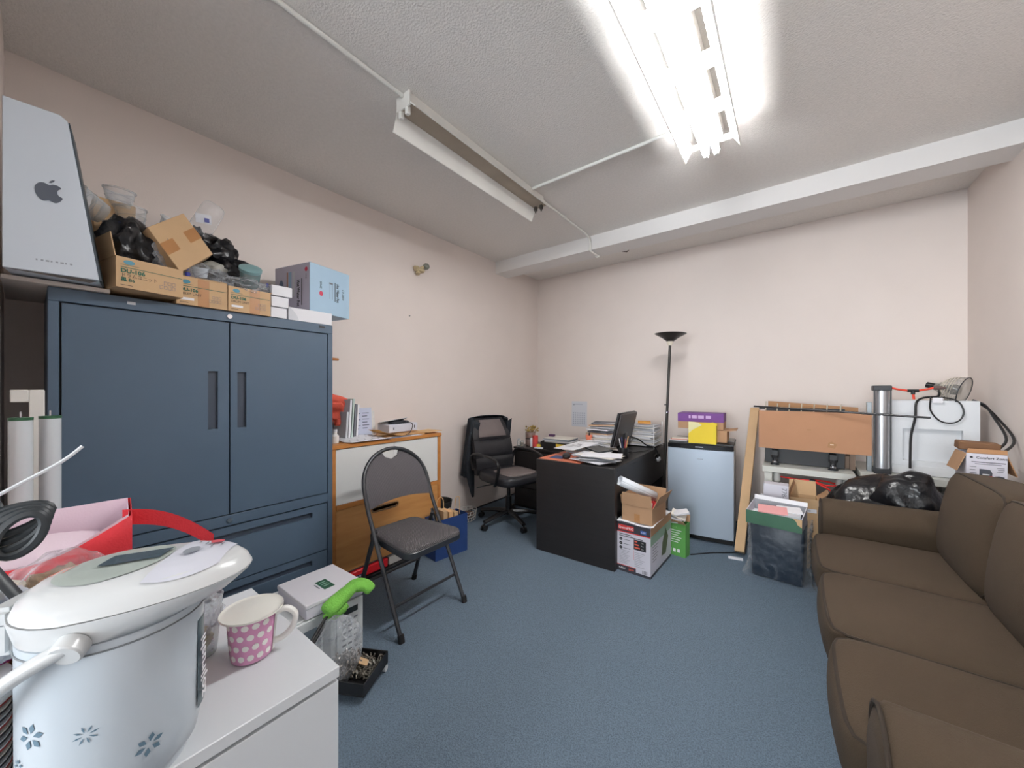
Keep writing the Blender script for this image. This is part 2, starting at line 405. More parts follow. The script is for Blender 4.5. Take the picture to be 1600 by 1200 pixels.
recess_panel(cy0+.034, ym-.003, .674, cz-.058, ym-.085, ym-.047, 1.10, 1.38, 'door')
recess_panel(ym+.003, cy1-.034, .674, cz-.058, ym+.032, ym+.07, 1.10, 1.38, 'door')
recess_panel(cy0+.034, cy1-.034, .335, .609, cy0+.12, cy1-.12, .545, .575, 'drawer')
recess_panel(cy0+.034, cy1-.034, .056, .329, cy0+.12, cy1-.12, .265, .295, 'drawer')
ob('seam', G().box(f-.0199, cy0+.028, .05, f-.0185, cy1-.028, cz-.052), CABD, cb, world=True)
ob('lock', G().cyl((f, ym, cz-.026), (f+.006, ym, cz-.026), .011, 14), CHROME, cb, world=True, label='small chrome lock in the top rail')
ob('lock', G().cyl((f, ym, .642), (f+.006, ym, .642), .011, 14), CHROME, cb, world=True, label='small chrome lock between doors and drawers')
ob('badge', G().box(f, 1.04, cz-.022, f+.003, 1.07, cz-.01), BLACKM, cb, world=True)
ob('sticker', G().box(f, .25, cz-.03, f+.001, .275, cz-.018), PAPER2, cb, world=True, label='grey sticker on the top rail')
# board bridging cabinet and return wall
solo('shelf_board', G().box(-2.70, YN+.004, 1.682, -2.20, .20, 1.698), M('board', (222, 212, 204), .6), 'pale board bridging the steel cabinet and the short wall', 'board', bevel=.002)
# wooden peg sticking out of the cabinet's side
pg = thing('coat_peg', 'brown wooden peg on a dark round base on the cabinet side', 'peg', (-2.26, cy1-.004, 1.48))
ob('base', G().at((0, 0, 0), (-pi/2, 0, 0)).lathe([(.03, 0), (.03, .006), (.018, .012)], 16), BLACKM, pg)
ob('peg', G().tube([(0, .01, 0), (0, .06, 0)], [.011, .009], 10), M('peg_wood', (170, 110, 62), .5), pg)
# ================================================================ FLUORESCENT TUBES IN THE GAP
TB = M('tube_glass', (205, 212, 216), .25, coat=.5)
for k, (x, y, lab) in enumerate(((-1.5, -.012, 'white fluorescent tube with green end ring leaning on the short wall, left one'), (-1.545, .034, 'white fluorescent tube with green end ring beside the steel cabinet, right one'))):
    t = thing('spare_tube', lab, 'fluorescent tube', (x, y, 0), 0, 'spare tubes beside the cabinet')
    ob('glass', G().cyl((0, 0, .02), (0, 0, 1.215), .019, 18), TB, t)
    for za, zb in ((0, .02), (1.215, 1.222)): ob('end_ring', G().cyl((0, 0, za), (0, 0, zb), .0195, 18), M('green_ring', (42, 92, 62), .4), t)
    ob('pins', G().cyl((-.006, 0, 1.222), (-.006, 0, 1.236), .0016, 6).cyl((.006, 0, 1.222), (.006, 0, 1.236), .0016, 6), CHROME, t)
fb = thing('metal_bracket', 'thin white metal bracket strip standing behind the two spare tubes', 'bracket', (-1.72, .0, 0))
ob('strip', G().box(-.01, .0, 0, .0, .028, 1.29), OLDW, fb, bevel=.002)
ob('arm', G().box(-.012, -.032, 1.255, .002, .0, 1.29), OLDW, fb, bevel=.002)
# ================================================================ SOFA
def sofa():
    s = thing('sofa', 'brown fabric three seat sofa with loose piped cushions', 'sofa', (.58, 1.94, 0))
    Y0, Y1, A = .965, 2.98, .20
    x0, x1 = .15, .98
    ob('base', G().box(x0+.01, Y0+.03, .02, x1, Y1-.03, .31), SOFA, s, world=True, bevel=.015)
    ob('skirt_seam', G().tube([(x0+.006, Y0+.05, .235), (x0+.006, Y1-.05, .235)], .004, 6), PIPE, s, world=True)
    ob('back', G().pillow((.915, (Y0+Y1)/2, .44), (.2, Y1-Y0-.02, .78), k=9, n=8), SOFA, s, world=True, smooth=60)
    for side, ya in (('near', Y0), ('far', Y1-A)):
        out = []
        sg = 1 if side == 'far' else -1
        yc = ya+A/2
        # rolled arm cross-section
        for k in range(13):
            q = -.15*pi+1.3*pi*k/12
            out.append((yc+sg*.012+math.cos(q)*.112, .535+math.sin(q)*.105))
        out += [(yc-.088, .42), (yc-.088, .03), (yc+.088, .03), (yc+.088, .42)]
        g = G(); rows = 9
        arm = G()
        xs = [x0-.012, x0-.004, x0+.012, x0+.05, .35, .6, .8, .96, .985]
        sc = [.90, .97, 1.0, 1.0, 1.0, 1.01, 1.03, 1.03, .97]
        n = len(out); vs = []; fs = []
        for X, k in zip(xs, sc):
            for (y, z) in out: vs.append((X, yc+(y-yc)*k, .03+(z-.03)*k))
        for i in range(len(xs)-1):
            for k in range(n): fs.append((i*n+k, i*n+(k+1) % n, (i+1)*n+(k+1) % n, (i+1)*n+k))
        fs += [tuple(range(n-1, -1, -1)), tuple((len(xs)-1)*n+k for k in range(n))]
        a = ob('armrest', arm.add(vs, fs), SOFA, s, world=True, smooth=50)
        ob('piping', G().tube([(x0-.004, yc+(y-yc)*.985, .03+(z-.03)*.985) for (y, z) in out], .0045, 6, closed=True), PIPE, a, world=True)
    n = 3; ys = [1.165, 1.66, 2.215, 2.78]
    for k in range(n):
        g = G(); c = (.452, (ys[k]+ys[k+1])/2, .392); d = (.69, ys[k+1]-ys[k]+.004, .165)
        g.pillow(c, d, k=9, crown=(.02, 0, .018), n=16, rot=(0, 0, random.uniform(-.008, .008)))
        cu = ob('seat_cushion', g, SOFA, s, world=True, smooth=60)
        for zz_ in (.84, -.84):
            rim = []
            for e in ((-1, -1), (1, -1), (1, 1), (-1, 1)):
                pass
            for i in range(60):
                q = 2*pi*i/60; a, b = math.cos(q), math.sin(q); m = max(abs(a), abs(b)); rim.append(g.pmap((a/m*1.0, b/m*1.0, zz_)))
            ob('piping', G().tube(rim, .005, 5, closed=True), PIPE, cu, world=True)
    for k, (y0_, y1_) in enumerate(((1.15, 1.66), (1.65, 2.22), (2.205, 2.79))):
        g = G(); g.pillow((.715, (y0_+y1_)/2, .668), (.23, y1_-y0_, .43), k=8, crown=(.04, 0, .015), n=14, rot=(0, .13, 0))
        cu = ob('back_cushion', g, SOFA, s, world=True, smooth=60)
        for xx in (-.86, .86):
            rim = []
            for i in range(60):
                q = 2*pi*i/60; a, b = math.cos(q), math.sin(q); m = max(abs(a), abs(b)); rim.append(g.pmap((xx, a/m, b/m)))
            ob('piping', G().tube(rim, .005, 5, closed=True), PIPE, cu, world=True)
random.seed(4)
sofa()
# ================================================================ DESK
dr = math.radians(1.6)
dk = thing('desk', 'black brown desk with slab side panels and a back panel', 'desk', (-1.335, 3.25, 0), dr)
hw, hl, dz = .325, .755, .73
ob('side_panel', G().box(-hw, -hl, 0, hw, -hl+.05, dz-.0), DESK, dk, bevel=.0015)
ob('side_panel', G().box(-hw, hl-.05, 0, hw, hl, dz), DESK, dk, bevel=.0015)
ob('desktop', G().box(-hw, -hl+.05, dz-.03, hw, hl-.05, dz), DESK, dk, bevel=.0015)
hy0, hy1, hz0, hz1 = .30, .49, .615, .672
bp_ = G(); X0, X1 = hw-.03, hw-.002
bp_.box(X0, -hl+.05, .42, X1, hy0, dz-.031).box(X0, hy1, .42, X1, hl-.05, dz-.031).box(X0, hy0, .42, X1, hy1, hz0).box(X0, hy0, hz1, X1, hy1, dz-.031)
ob('back_panel', bp_, DESK, dk, smooth=0)
dm = G()
rim = []
for q in range(24):
    a = 2*pi*q/24; rim.append((X1+.001, (hy0+hy1)/2+math.copysign(abs(math.cos(a))**.5, math.cos(a))*(hy1-hy0)/2, (hz0+hz1)/2+math.copysign(abs(math.sin(a))**.5, math.sin(a))*(hz1-hz0)/2))
ob('cable_port', G().tube(rim, .005, 6, closed=True), DESK, dk)
# drawer pedestal behind (return unit against the left corner)
un = thing('drawer_unit', 'black drawer unit in the corner behind the office chair', 'drawer unit', (-2.12, 3.5, 0))
ob('body', G().box(-.33, -.22, 0, .33, .22, .635), DESK, un, bevel=.002)
ob('top', G().box(-.34, -.235, .637, .34, .23, .66), DESK, un, bevel=.002)
for k in range(3): ob('drawer', G().box(-.325, -.236, .03+.2*k, .325, -.222, .215+.2*k), DESK, un, bevel=.002)
# ================================================================ FRIDGE
FGP = None
fg = thing('mini_fridge', 'silver mini fridge with a black top band', 'fridge', (-.635, 3.70, 0), math.radians(4))
SIDE = M('fridge_side', (190, 190, 188), .5)
ob('body', G().box(-.25, -.19, .03, .25, .25, .815), SIDE, fg, bevel=.006)
def curved(z0, z1, y0, bulge, w=.252, th=.05, n=12):
    o = [(-w+2*w*i/n, y0-bulge*(1-((-w+2*w*i/n)/w)**2)) for i in range(n+1)]
    o = o+[(w, y0+th), (-w, y0+th)]
    return G().prism(o, (0, 0, z0), (1, 0, 0), (0, 1, 0), (0, 0, z1-z0))
DOOR = M('fridge_door', (176, 189, 203), .36, .25, spec=.5)
ob('door', curved(.05, .782, -.24, .018), DOOR, fg, bevel=.003)
ob('top_band', curved(.785, .822, -.24, .018), M('gloss_black', (20, 21, 24), .15), fg, bevel=.003, label='glossy black band with a handle lip')
ob('worktop', G().box(-.252, -.19, .818, .252, .25, .832), BLACK, fg, bevel=.003)
ob('base', G().box(-.24, -.2, .0, .24, .24, .032), RUBBER, fg)
ob('badge', G().box(-.03, -.2605, .80, .03, -.257, .806), CHROME, fg, label='small silver badge')
ob('badge', G().box(-.015, -.259, .70, .03, -.2565, .704), CHROME, fg)
ob('top_lid', G().box(.10, .02, .832, .245, .24, .838), SIDE, fg)
# ================================================================ WHITE CHEST (foreground)
ch = thing('chest_of_drawers', 'white chest of drawers in the foreground under the water pot', 'chest of drawers', (-.962, -.02, 0))
x0, x1, y0, y1, zt = -1.202, -.722, -.42, .378, .735
ob('carcass', G().box(x0, y0, 0, x1-.022, y1, zt-.024), WHITE, ch, world=True, bevel=.001)
ob('top', G().box(x0, y0, zt-.022, x1, y1, zt), WHITE, ch, world=True, bevel=.0015)
for k in range(3): ob('drawer', G().box(x1-.021, y0+.002, .03+.227*k, x1-.001, y1-.002, .03+.227*k+.223), WHITE, ch, world=True, bevel=.001)
# ================================================================ DRESSER
OAK = MWOOD('oak', (205, 152, 92), (188, 132, 74), 3, (1, 1, 7), .5)
OAKD = MWOOD('oak_frame', (196, 132, 68), (180, 116, 56), 4, (1, 1, 6), .5)
dx0, dx1, dy0, dy1, dzt = -2.705, -2.30, 1.15, 2.058, .935
ds = thing('dresser', 'oak sideboard with two white doors over a wide wooden drawer', 'sideboard', ((dx0+dx1)/2, 1.604, 0))
ob('top', G().box(dx0, dy0, dzt-.026, dx1+.006, dy1+.004, dzt), OAKD, ds, world=True, bevel=.003)
for y in (dy0, dy1-.03): ob('side_panel', G().box(dx0, y, .10, dx1, y+.03, dzt-.027), OAKD, ds, world=True, bevel=.002)
ob('rail', G().box(dx0, dy0+.031, .517, dx1+.001, dy1-.031, .547), OAKD, ds, world=True, bevel=.002)
ob('back_board', G().box(dx0, dy0+.031, .10, dx0+.012, dy1-.031, dzt-.027), OAKD, ds, world=True)
ymd = 1.612
for a, b in ((dy0+.032, ymd-.001), (ymd+.001, dy1-.032)): ob('door', G().box(dx1-.02, a, .549, dx1-.004, b, dzt-.028), M('white_door', (224, 225, 222), .5), ds, world=True, bevel=.0015)
hole = (1.435, 1.645, .440, .472)
dwr = G(); X0, X1 = dx1-.022, dx1-.004; a, b, c, d = hole
dwr.box(X0, dy0+.032, .102, X1, a, .515).box(X0, b, .102, X1, dy1-.032, .515).box(X0, a, .102, X1, b, c).box(X0, a, d, X1, b, .515)
dw = ob('drawer', dwr, OAK, ds, world=True, smooth=0)
rim = []
for q in range(32):
    an = 2*pi*q/32; rim.append((X1+.002, (a+b)/2+math.copysign(abs(math.cos(an))**.35, math.cos(an))*(b-a)/2, (c+d)/2+math.copysign(abs(math.sin(an))**.6, math.sin(an))*(d-c)/2))
ob('handle', G().tube(rim, .006, 6, closed=True), M('bronze', (138, 112, 84), .35, .6), dw, world=True, label='bronze rounded slot handle')
ob('plinth', G().box(dx0, dy0, 0, dx0+.1, dy1, .098).box(dx0+.1, dy0, .085, dx1-.02, dy1, .10), M('grey_metal', (110, 116, 122), .5), ds, world=True)
# ================================================================ FOLDING CHAIR
def folding_chair():
    yc = 1.375
    t = thing('folding_chair', 'black metal folding chair with striped grey padded seat and back', 'chair', (-1.78, yc, 0))
    FAB = MSTRIPE('chair_fabric', (58, 56, 60), (98, 93, 96), 55, 'Y')
    FABS = MSTRIPE('chair_fabric_seat', (58, 56, 58), (92, 87, 88), 55, 'DIAGONAL')
    BM = M('chair_metal', (40, 43, 48), .35, spec=.6)
    def X(z): return -1.577-.303*(z/.6) if z <= .6 else -1.88-.125*((z-.6)/.33)
    hw = .226
    def arcpt(q):  # q 0..pi over the top
        return (math.cos(q)*hw, .70+math.sin(q)**.9*.222)
    left = [(X(z), yc+hw, z) for z in (.012, .2, .4, .6, .66)]
    arc = [(X(arcpt(q)[1]), yc+arcpt(q)[0], arcpt(q)[1]) for q in [pi*k/22 for k in range(23)]]
    right = [(X(z), yc-hw, z) for z in (.66, .6, .4, .2, .012)]
    ob('frame', G().tube(left+arc+right, .0115, 10), BM, t, world=True)
    # padded back with the carrying notch
    W = hw-.008; N = 28; vs = []; fs = []
    for k in range(N+1):
        u = -1+2*k/N; y = u*W; e = math.sqrt(max(0, 1-u*u))
        zb = .612+.022*(1-u*u)
        zt = .70+e**.9*.212
        if abs(y) < .062: zt = min(zt, .856+.026*abs(y)/.062)
        for j in range(7):
            z = zb+(max(zt, zb+.004)-zb)*j/6
            bow = -.012*(1-u*u)
            pad = .013*min(1, 4*j/6*(1-j/6)+.2)*(min(1, (1-abs(u))*6)*.8+.2)
            vs.append((X(z)+bow+pad, yc+y, z))
        for j in range(7):
            z = zb+(max(zt, zb+.004)-zb)*j/6
            bow = -.012*(1-u*u)
            vs.append((X(z)+bow-.008, yc+y, z))
    w_ = 14
    for k in range(N):
        for j in range(6):
            fs.append((k*w_+j, (k+1)*w_+j, (k+1)*w_+j+1, k*w_+j+1)); fs.append((k*w_+7+j, k*w_+7+j+1, (k+1)*w_+7+j+1, (k+1)*w_+7+j))
        fs.append((k*w_, k*w_+7, (k+1)*w_+7, (k+1)*w_)); fs.append((k*w_+6, (k+1)*w_+6, (k+1)*w_+13, k*w_+13))
    for k in (0, N):
        fs.append(tuple(k*w_+j for j in range(7))+tuple(k*w_+13-j for j in range(7)))
    ob('backrest', G().add(vs, fs), FAB, t, world=True, smooth=50)
    # seat pan with skirt, pad
    def rr(x0, x1, wy0, wy1, r0, r1, n=6):
        o = []
        for (cx_, cy_, r, a0) in ((x1-r1, wy1-r1, r1, 0), (x0+r0, wy0-r0, r0, pi/2), (x0+r0, -wy0+r0, r0, pi), (x1-r1, -wy1+r1, r1, 1.5*pi)):
            for k in range(n+1):
                q = a0+pi/2*k/n; o.append((cx_+math.cos(q)*r, cy_+math.sin(q)*r))
        return o
    o1 = rr(-1.99, -1.555, .17, .20, .05, .06)
    ob('seat_pan', G().prism(o1, (0, yc, .405), (1, 0, 0), (0, 1, 0), (0, 0, .035)), BM, t, world=True, bevel=.004)
    vs = []; fs = []; n = len(o1); cxm = -1.77
    for s_, h in ((.99, .440), (.985, .452), (.95, .459), (.6, .463), (.0, .464)):
        for (a, b) in o1: vs.append((cxm+(a-cxm)*s_, yc+b*s_, h))
    for i in range(4):
        for k in range(n): fs.append((i*n+k, i*n+(k+1) % n, (i+1)*n+(k+1) % n, (i+1)*n+k))
    fs.append(tuple(range(n-1, -1, -1)))
    ob('seat', G().add(vs, fs), FABS, t, world=True, smooth=60)
    for sg in (-1, 1):
        y = yc+sg*.205
        ob('rear_leg', G().tube([(-2.045, yc+sg*.214, .012), (-1.98, y, .18), (-1.845, y, .50)], [.0125, .0125, .0125], 10), BM, t, world=True)
        ob('hinge_plate', G().tube([(-1.86, y+sg*.006, .52), (-1.835, y+sg*.01, .455), (-1.80, y, .41)], .011, 6, flat=.5), BM, t, world=True)
        for x in (-1.577, -2.045):
            yy = yc+sg*(hw if x > -1.7 else .214)
            ob('foot_cap', G().cyl((x, yy, 0), (x-.01 if x > -1.7 else x+.008, yy, .035), .0165, 12), RUBBER, t, world=True)
    ob('front_stretcher', G().tube([(X(.15), yc-hw, .15), (X(.15), yc+hw, .15)], .008, 8), BM, t, world=True)
    ob('rear_stretcher', G().tube([(-1.985, yc-.205, .16), (-1.985, yc+.205, .16)], .008, 8), BM, t, world=True)
folding_chair()
# ================================================================ OFFICE CHAIR
def office_chair():
    t = thing('office_chair', 'black leather office chair with padded arms pulled up to the desk', 'chair', (-2.19, 2.83, 0), math.radians(-14))
    LEA = M('black_leather', (36, 36, 40), .42, bump=.12, bscale=160, var=.08, vscale=9)
    LEAG = M('grey_glare_leather', (112, 102, 100), .5, bump=.1, bscale=160, var=.08, vscale=5)
    PL = M('chair_plastic', (26, 26, 28), .38)
    rot = math.radians(14)
    for k in range(5):
        q = math.radians(-98+72*k)+rot
        c, s_ = math.cos(q), math.sin(q)
        ob('base_arm', G().tube([(0, 0, .115), (c*.16, s_*.16, .10), (c*.31, s_*.31, .075)], [.032, .026, .022], 6, flat=.75), PL, t, bevel=0)
        ca = ob('caster', G().cyl((c*.31-s_*.022, s_*.31+c*.022, .026), (c*.31-s_*.005, s_*.31+c*.005, .026), .026, 14).cyl((c*.31+s_*.005, s_*.31-c*.005, .026), (c*.31+s_*.022, s_*.31-c*.022, .026), .026, 14).cyl((c*.31, s_*.31, .026), (c*.31, s_*.31, .07), .008, 8), PL, t)
    ob('gas_column', G().cyl((0, 0, .08), (0, 0, .26), .03, 16).cyl((0, 0, .26), (0, 0, .40), .018, 16), PL, t)
    ob('mechanism', G().box(-.11, -.07, .375, .11, .07, .405), PL, t, bevel=.01)
    ob('lever', G().tube([(-.02, -.05, .385), (-.08, -.22, .375), (-.11, -.30, .36)], .006, 8), PL, t)
    g = G(); g.pillow((.02, 0, .455), (.50, .49, .11), k=4.5, crown=(.02, 0, .012), n=12)
    ob('seat', g, LEA, t, smooth=60)
    g = G(); g.pillow((.09, 0, .505), (.33, .36, .03), k=4, crown=(0, 0, .006), n=10)
    ob('seat_panel', g, LEAG, t, smooth=60, label='greyish seat panel coloured for light glare')  # light glare on the seat put into this panel's colour
    # back: profile leaning back, three bolsters
    def back(u, v):
        z = .44+.56*v; y = (u-.5)*(.44+.03*math.sin(v*pi)-.10*max(0, v-.72)/.28)
        x = -.235-.10*v+.03*math.sin(v*pi*1.2)-.03*(1-abs(2*u-1)**2)*.6
        return x, y, z
    def slab(v0, v1, th, mat, name, u0=0, u1=1, bulge=.02, label=None):
        n, m = 10, 8; vs = []; fs = []
        for sd in (1, -1):
            for i in range(n+1):
                for j in range(m+1):
                    u = u0+(u1-u0)*i/n; v = v0+(v1-v0)*j/m
                    x, y, z = back(u, v); e = (1-abs(2*i/n-1)**4)*(1-abs(2*j/m-1)**4)
                    vs.append((x+(th+bulge*e if sd > 0 else -.035), y, z))
        W = m+1; K = (n+1)*W
        for i in range(n):
            for j in range(m):
                a = i*W+j; fs.append((a, a+W, a+W+1, a+1)); fs.append((K+a, K+a+1, K+a+W+1, K+a+W))
        for i in range(n):
            a = i*W; fs.append((a, K+a, K+a+W, a+W)); a = i*W+m; fs.append((a, a+W, K+a+W, K+a))
        for j in range(m):
            a = j; fs.append((a, a+1, K+a+1, K+a)); a = n*W+j; fs.append((a, K+a, K+a+1, a+1))
        return ob(name, G().add(vs, fs), mat, t, smooth=50, label=label)
    slab(0, .30, .015, LEA, 'lumbar_pad'); slab(.305, .60, .015, LEA, 'back_pad'); slab(.605, 1.0, .012, LEA, 'upper_pad')
    slab(.66, .965, .036, LEAG, 'headrest', .14, .86, .010, 'greyish leather headrest panel')
    ob('back_shell', G().grid(lambda u, v: tuple(a+b for a, b in zip(back(u, v), (-.05, 0, 0))), 8, 8), PL, t, smooth=60)
    for sg in (-1, 1):
        y = sg*.265
        ob('armrest', G().tube(smoothpath([(-.25, y*.92, .50), (-.255, y, .60), (-.20, y*1.04, .665), (.0, y*1.06, .675), (.14, y*1.04, .655), (.20, y*1.02, .60), (.16, y, .47), (.10, y*.9, .41)], 5), [.016]*36, 8, flat=.75), PL, t)
office_chair()
# jacket over its back
def jacket():
    JK = M('jacket_cloth', (34, 40, 47), .85, var=.12, vscale=12, bump=.3, bscale=45)
    t = thing('jacket', 'dark navy jacket hung over the back of the office chair', 'jacket', (-2.50, 2.83, .30))
    ax, ay = math.cos(math.radians(-14)), math.sin(math.radians(-14))
    def P(x, y, z): return (-2.19+x*ax-y*ay, 2.83+x*ay+y*ax, z)
    # C-shaped shell: open in front, closed over the top
    def shell(u, v):
        # u round the back rest from its right front edge over the back to the left front edge, v downwards
        q = -.62*pi+1.30*pi*u            # angle round the back, 0 = straight behind
        z0 = 1.012-.035*(2*u-1)**2
        drop = (.50+.10*u) if u < .8 else .58
        z = z0-drop*max(0, v-.12)/.88-(.0 if v > .12 else 0)
        cap = math.sin(min(1, v/.14)*pi/2)
        hw = .245+.035*v; dep = .062+.015*v
        y = math.sin(q)*hw*(.80+.20*cap)*-1
        x = -.325-.085*v-math.cos(q)*dep*cap
        if v < .12: z = z0+.012-.03*(v/.12)**2
        f = .011*math.sin(u*34)*v+.008*math.sin(u*61+1)*v
        x -= f*math.cos(q); y -= f*math.sin(q)
        return P(x, y, z)
    solid(ob('body_cloth', G().grid(lambda u, v: shell(1-u, v), 48, 16), JK, t, world=True, smooth=80), .006)
    def lapel(u, v):
        y = -.262-.03*v+(.135*(1-.15*v))*u; z = 1.0-.58*v-.05*u*(1-v)
        x = -.265-.10*v+.018*math.sin(u*9+v*2)-.03*u
        return P(x-.02+.02*math.sin(pi*u), y, z)
    solid(ob('lapel', G().grid(lapel, 12, 16), JK, t, world=True, smooth=80), .006)
    solid(ob('lapel', G().grid(lambda u, v: P(-.262-.085*v-.02*u, .25+.02*v-.05*u, .985-.40*v-.03*u), 6, 12), JK, t, world=True, smooth=80), .006)
    pts = [P(-.34, -.225, .84), P(-.36, -.225, .66), P(-.365, -.22, .50), P(-.36, -.205, .38), P(-.345, -.19, .20)]
    ob('sleeve', G().tube(smoothpath(pts, 4), [.03, .04, .046, .05, .054, .057, .058, .058, .058, .056, .052, .048, .042, .036, .028, .02, .012], 12, flat=.7), JK, t, world=True, smooth=80)
jacket()
# ================================================================ TORCHIERE
lp = thing('floor_lamp', 'tall black torchiere floor lamp leaning beside the mini fridge', 'floor lamp', (-.985, 3.70, 0))
DK = M('lamp_black', (40, 37, 34), .4)
b0, b1 = Vector((-.985, 3.70, .012)), Vector((-.912, 3.69, 1.73))
d_ = b1-b0
ob('base', G().lathe([(.085, 0), (.087, .008), (.06, .018), (.014, .028)], 28), DK, lp)
ob('pole', G().tube([b0, b0+d_*.62], .0135, 12), DK, lp, world=True)
ob('pole', G().tube([b0+d_*.62, b1], .0125, 12), DK, lp, world=True)
ob('joint_ring', G().tube([b0+d_*.615, b0+d_*.625], .0148, 12), CHROME, lp, world=True)
ob('switch_knob', G().tube([b0+d_*.66+Vector((-.012, 0, 0)), b0+d_*.66+Vector((-.028, 0, 0))], .005, 8), BLACKM, lp, world=True)
sh = G().at(tuple(b1), (0, math.radians(2), 0)).lathe([(.02, -.005), (.03, .02), (.075, .055), (.135, .088), (.142, .094), (.136, .094), (.07, .064), (.02, .03)], 36)
ob('bowl_shade', sh, DK, lp, world=True)
ob('neck', G().tube([b1-d_*.012, b1+Vector((0, 0, .02))], [.016, .034], 16), M('warm_white', (230, 222, 205), .4), lp, world=True, label='pale cup under the bowl')
# ================================================================ BOXES
def carton(name, label, cat, loc, rz, sx, sy, sz, mat, open_top=False, th=.004, inside=None, group=None):
    """box thing: shell; open ones have four walls and a bottom"""
    t = thing(name, label, cat, loc, rz, group)
    g = G(); x, y = sx/2, sy/2
    if open_top:
        g.box(-x, -y, 0, x, y, th).box(-x, -y, th, -x+th, y, sz).box(x-th, -y, th, x, y, sz).box(-x+th, -y, th, x-th, -y+th, sz).box(-x+th, y-th, th, x-th, y, sz)
        ob('carton', g, mat, t, smooth=0)
    else:
        g.box(-x, -y, 0, x, y, sz); ob('carton', g, mat, t, bevel=.0015)
    return t
def flap(t, a, b, out, h, mat, name='flap'):
    """flap hinged along a-b, rising by vector out"""
    a, b, out = Vector(a), Vector(b), Vector(out)
    g = G(); n = (b-a).cross(out).normalized()*.0035
    i = (b-a)*.02
    g.add([a, b, b+out-i, a+out+i, a+n, b+n, b+out-i+n, a+out+i+n], [(0, 1, 2, 3), (7, 6, 5, 4), (0, 4, 5, 1), (1, 5, 6, 2), (2, 6, 7, 3), (3, 7, 4, 0)])
    return ob(name, g, mat, t, smooth=0)
PB = M('print_dark', (58, 58, 66), .5)
# tool carton by the desk
q = thing('tool_carton', 'white and dark printed tool carton with red lettering beside the desk', 'box', (-.868, 2.79, 0), math.radians(-2))
BW = M('box_white', (214, 212, 222), .55, var=.02)
ob('carton', G().box(-.12, -.235, 0, .12, .235, .345), BW, q, bevel=.002)
o = (-.12, -.235, 0); EX, EZ = (1, 0, 0), (0, 0, 1)
L = dict(world=False)
rectd(o, EX, EZ, 0, .285, .24, .345, PB, q, 'print_band', **L); rectd(o, EX, EZ, 0, .278, .24, .285, RED, q, 'print_stripe', **L)
rectd(o, EX, EZ, 0, 0, .14, .042, PB, q, 'print_band', **L); rectd(o, EX, EZ, .14, 0, .24, .018, PB, q, 'print_band', **L); rectd(o, EX, EZ, 0, .042, .14, .046, RED, q, 'print_stripe', **L)
text('Quanti', .032, RED, (.012, -.235, .305), EX, EZ, q, 'LEFT', world=False, bold=.0015, lift=.0018)
text('Quanti', .032, M('print_white', (238, 238, 240), .5), (.013, -.235, .306), EX, EZ, None, 'LEFT') if False else None
PW = M('print_white', (238, 238, 240), .5)
for ch_ in []: pass
def lett(s, size, mat, x, z, lift=.0018, bold=0, par=q, y=-.235, x0=-.12): return text(s, size, mat, (x0+x, y, z), EX, EZ, par, 'LEFT', world=False, bold=bold, lift=lift)
bpy.data.objects.remove([c for c in q.children if c.name.startswith('lettering')][0])
rectd(o, EX, EZ, .012, .296, .125, .330, RED, q, 'logo_plate', lift=.0012, **L)
lett('QuantiPRO', .023, PW, .015, .304, bold=.0004)
rectd(o, EX, EZ, .172, .295, .212, .318, BLUEP, q, 'logo_plate', lift=.0012, **L); lett('120V', .015, PW, .176, .300)
for k in range(2): rectd(o, EX, EZ, .02, .262-k*.013, .20-k*.01-(.09 if k == 0 else 0), .267-k*.013, INK, q, 'small_print', **L)
for k in range(3):
    cir = [(-.12+.032+.011*math.cos(a), -.235, .228-k*.030+.011*math.sin(a)) for a in [2*pi*i/20 for i in range(20)]]
    decal(cir, INK, q, 'round_icon', world=False); rectd(o, EX, EZ, .05, .226-k*.030, .10, .230-k*.030, INKG, q, 'small_print', **L)
    lett('✓' if False else 'v', .014, PW, .0285, .224-k*.03)
rectd(o, EX, EZ, .125, .175, .21, .245, INK, q, 'spec_panel', **L)
for k in range(3):
    rectd(o, EX, EZ, .131, .228-k*.021, .150+k*.009, .238-k*.021, M('orange_red', (225, 96, 74), .6), q, 'spec_bar', lift=.0014, **L); lett(('2 in', '4 in', '6 in')[k], .012, PW, .175, .228-k*.021)
for k in range(9): rectd(o, EX, EZ, .022, .150-k*.011, .095-(k % 3)*.008, .152-k*.011, INKG, q, 'small_print', **L)
for k in range(9): rectd(o, EX, EZ, .130, .155-k*.012, .20-(k % 4)*.01, .157-k*.012, INKG, q, 'small_print', **L)
rectd(o, EX, EZ, .122, .10, .1245, .17, RED, q, 'print_stripe', **L)
lett('4-IN-1', .018, PW, .018, .018, bold=.0005); lett('SAW', .018, M('orange_red', (225, 96, 74), .6), .088, .018, bold=.0005)
for k in range(7): rectd(o, EX, EZ, .185+k*.005, .022, .1875+k*.005-(k % 2)*.001, .045, INK, q, 'barcode', **L)
o2 = (.12, -.235, 0); EY = (0, 1, 0)
rectd(o2, EY, EZ, 0, .285, .47, .345, CARD, q, 'print_band', **L); rectd(o2, EY, EZ, 0, .22, .47, .285, M('print_lightgreen', (150, 178, 158), .6), q, 'print_band', **L); rectd(o2, EY, EZ, 0, 0, .47, .02, PB, q, 'print_band', **L)
decal([(.12, .0, .08), (.12, .10, .07), (.12, .16, .18), (.12, .10, .26), (.12, .02, .17)], M('print_olive', (96, 104, 78), .6), q, 'product_picture', world=False)
for k in range(6): rectd(o2, EY, EZ, .04, .20-k*.02, .16-(k % 3)*.02, .205-k*.02, INKG, q, 'small_print', **L)
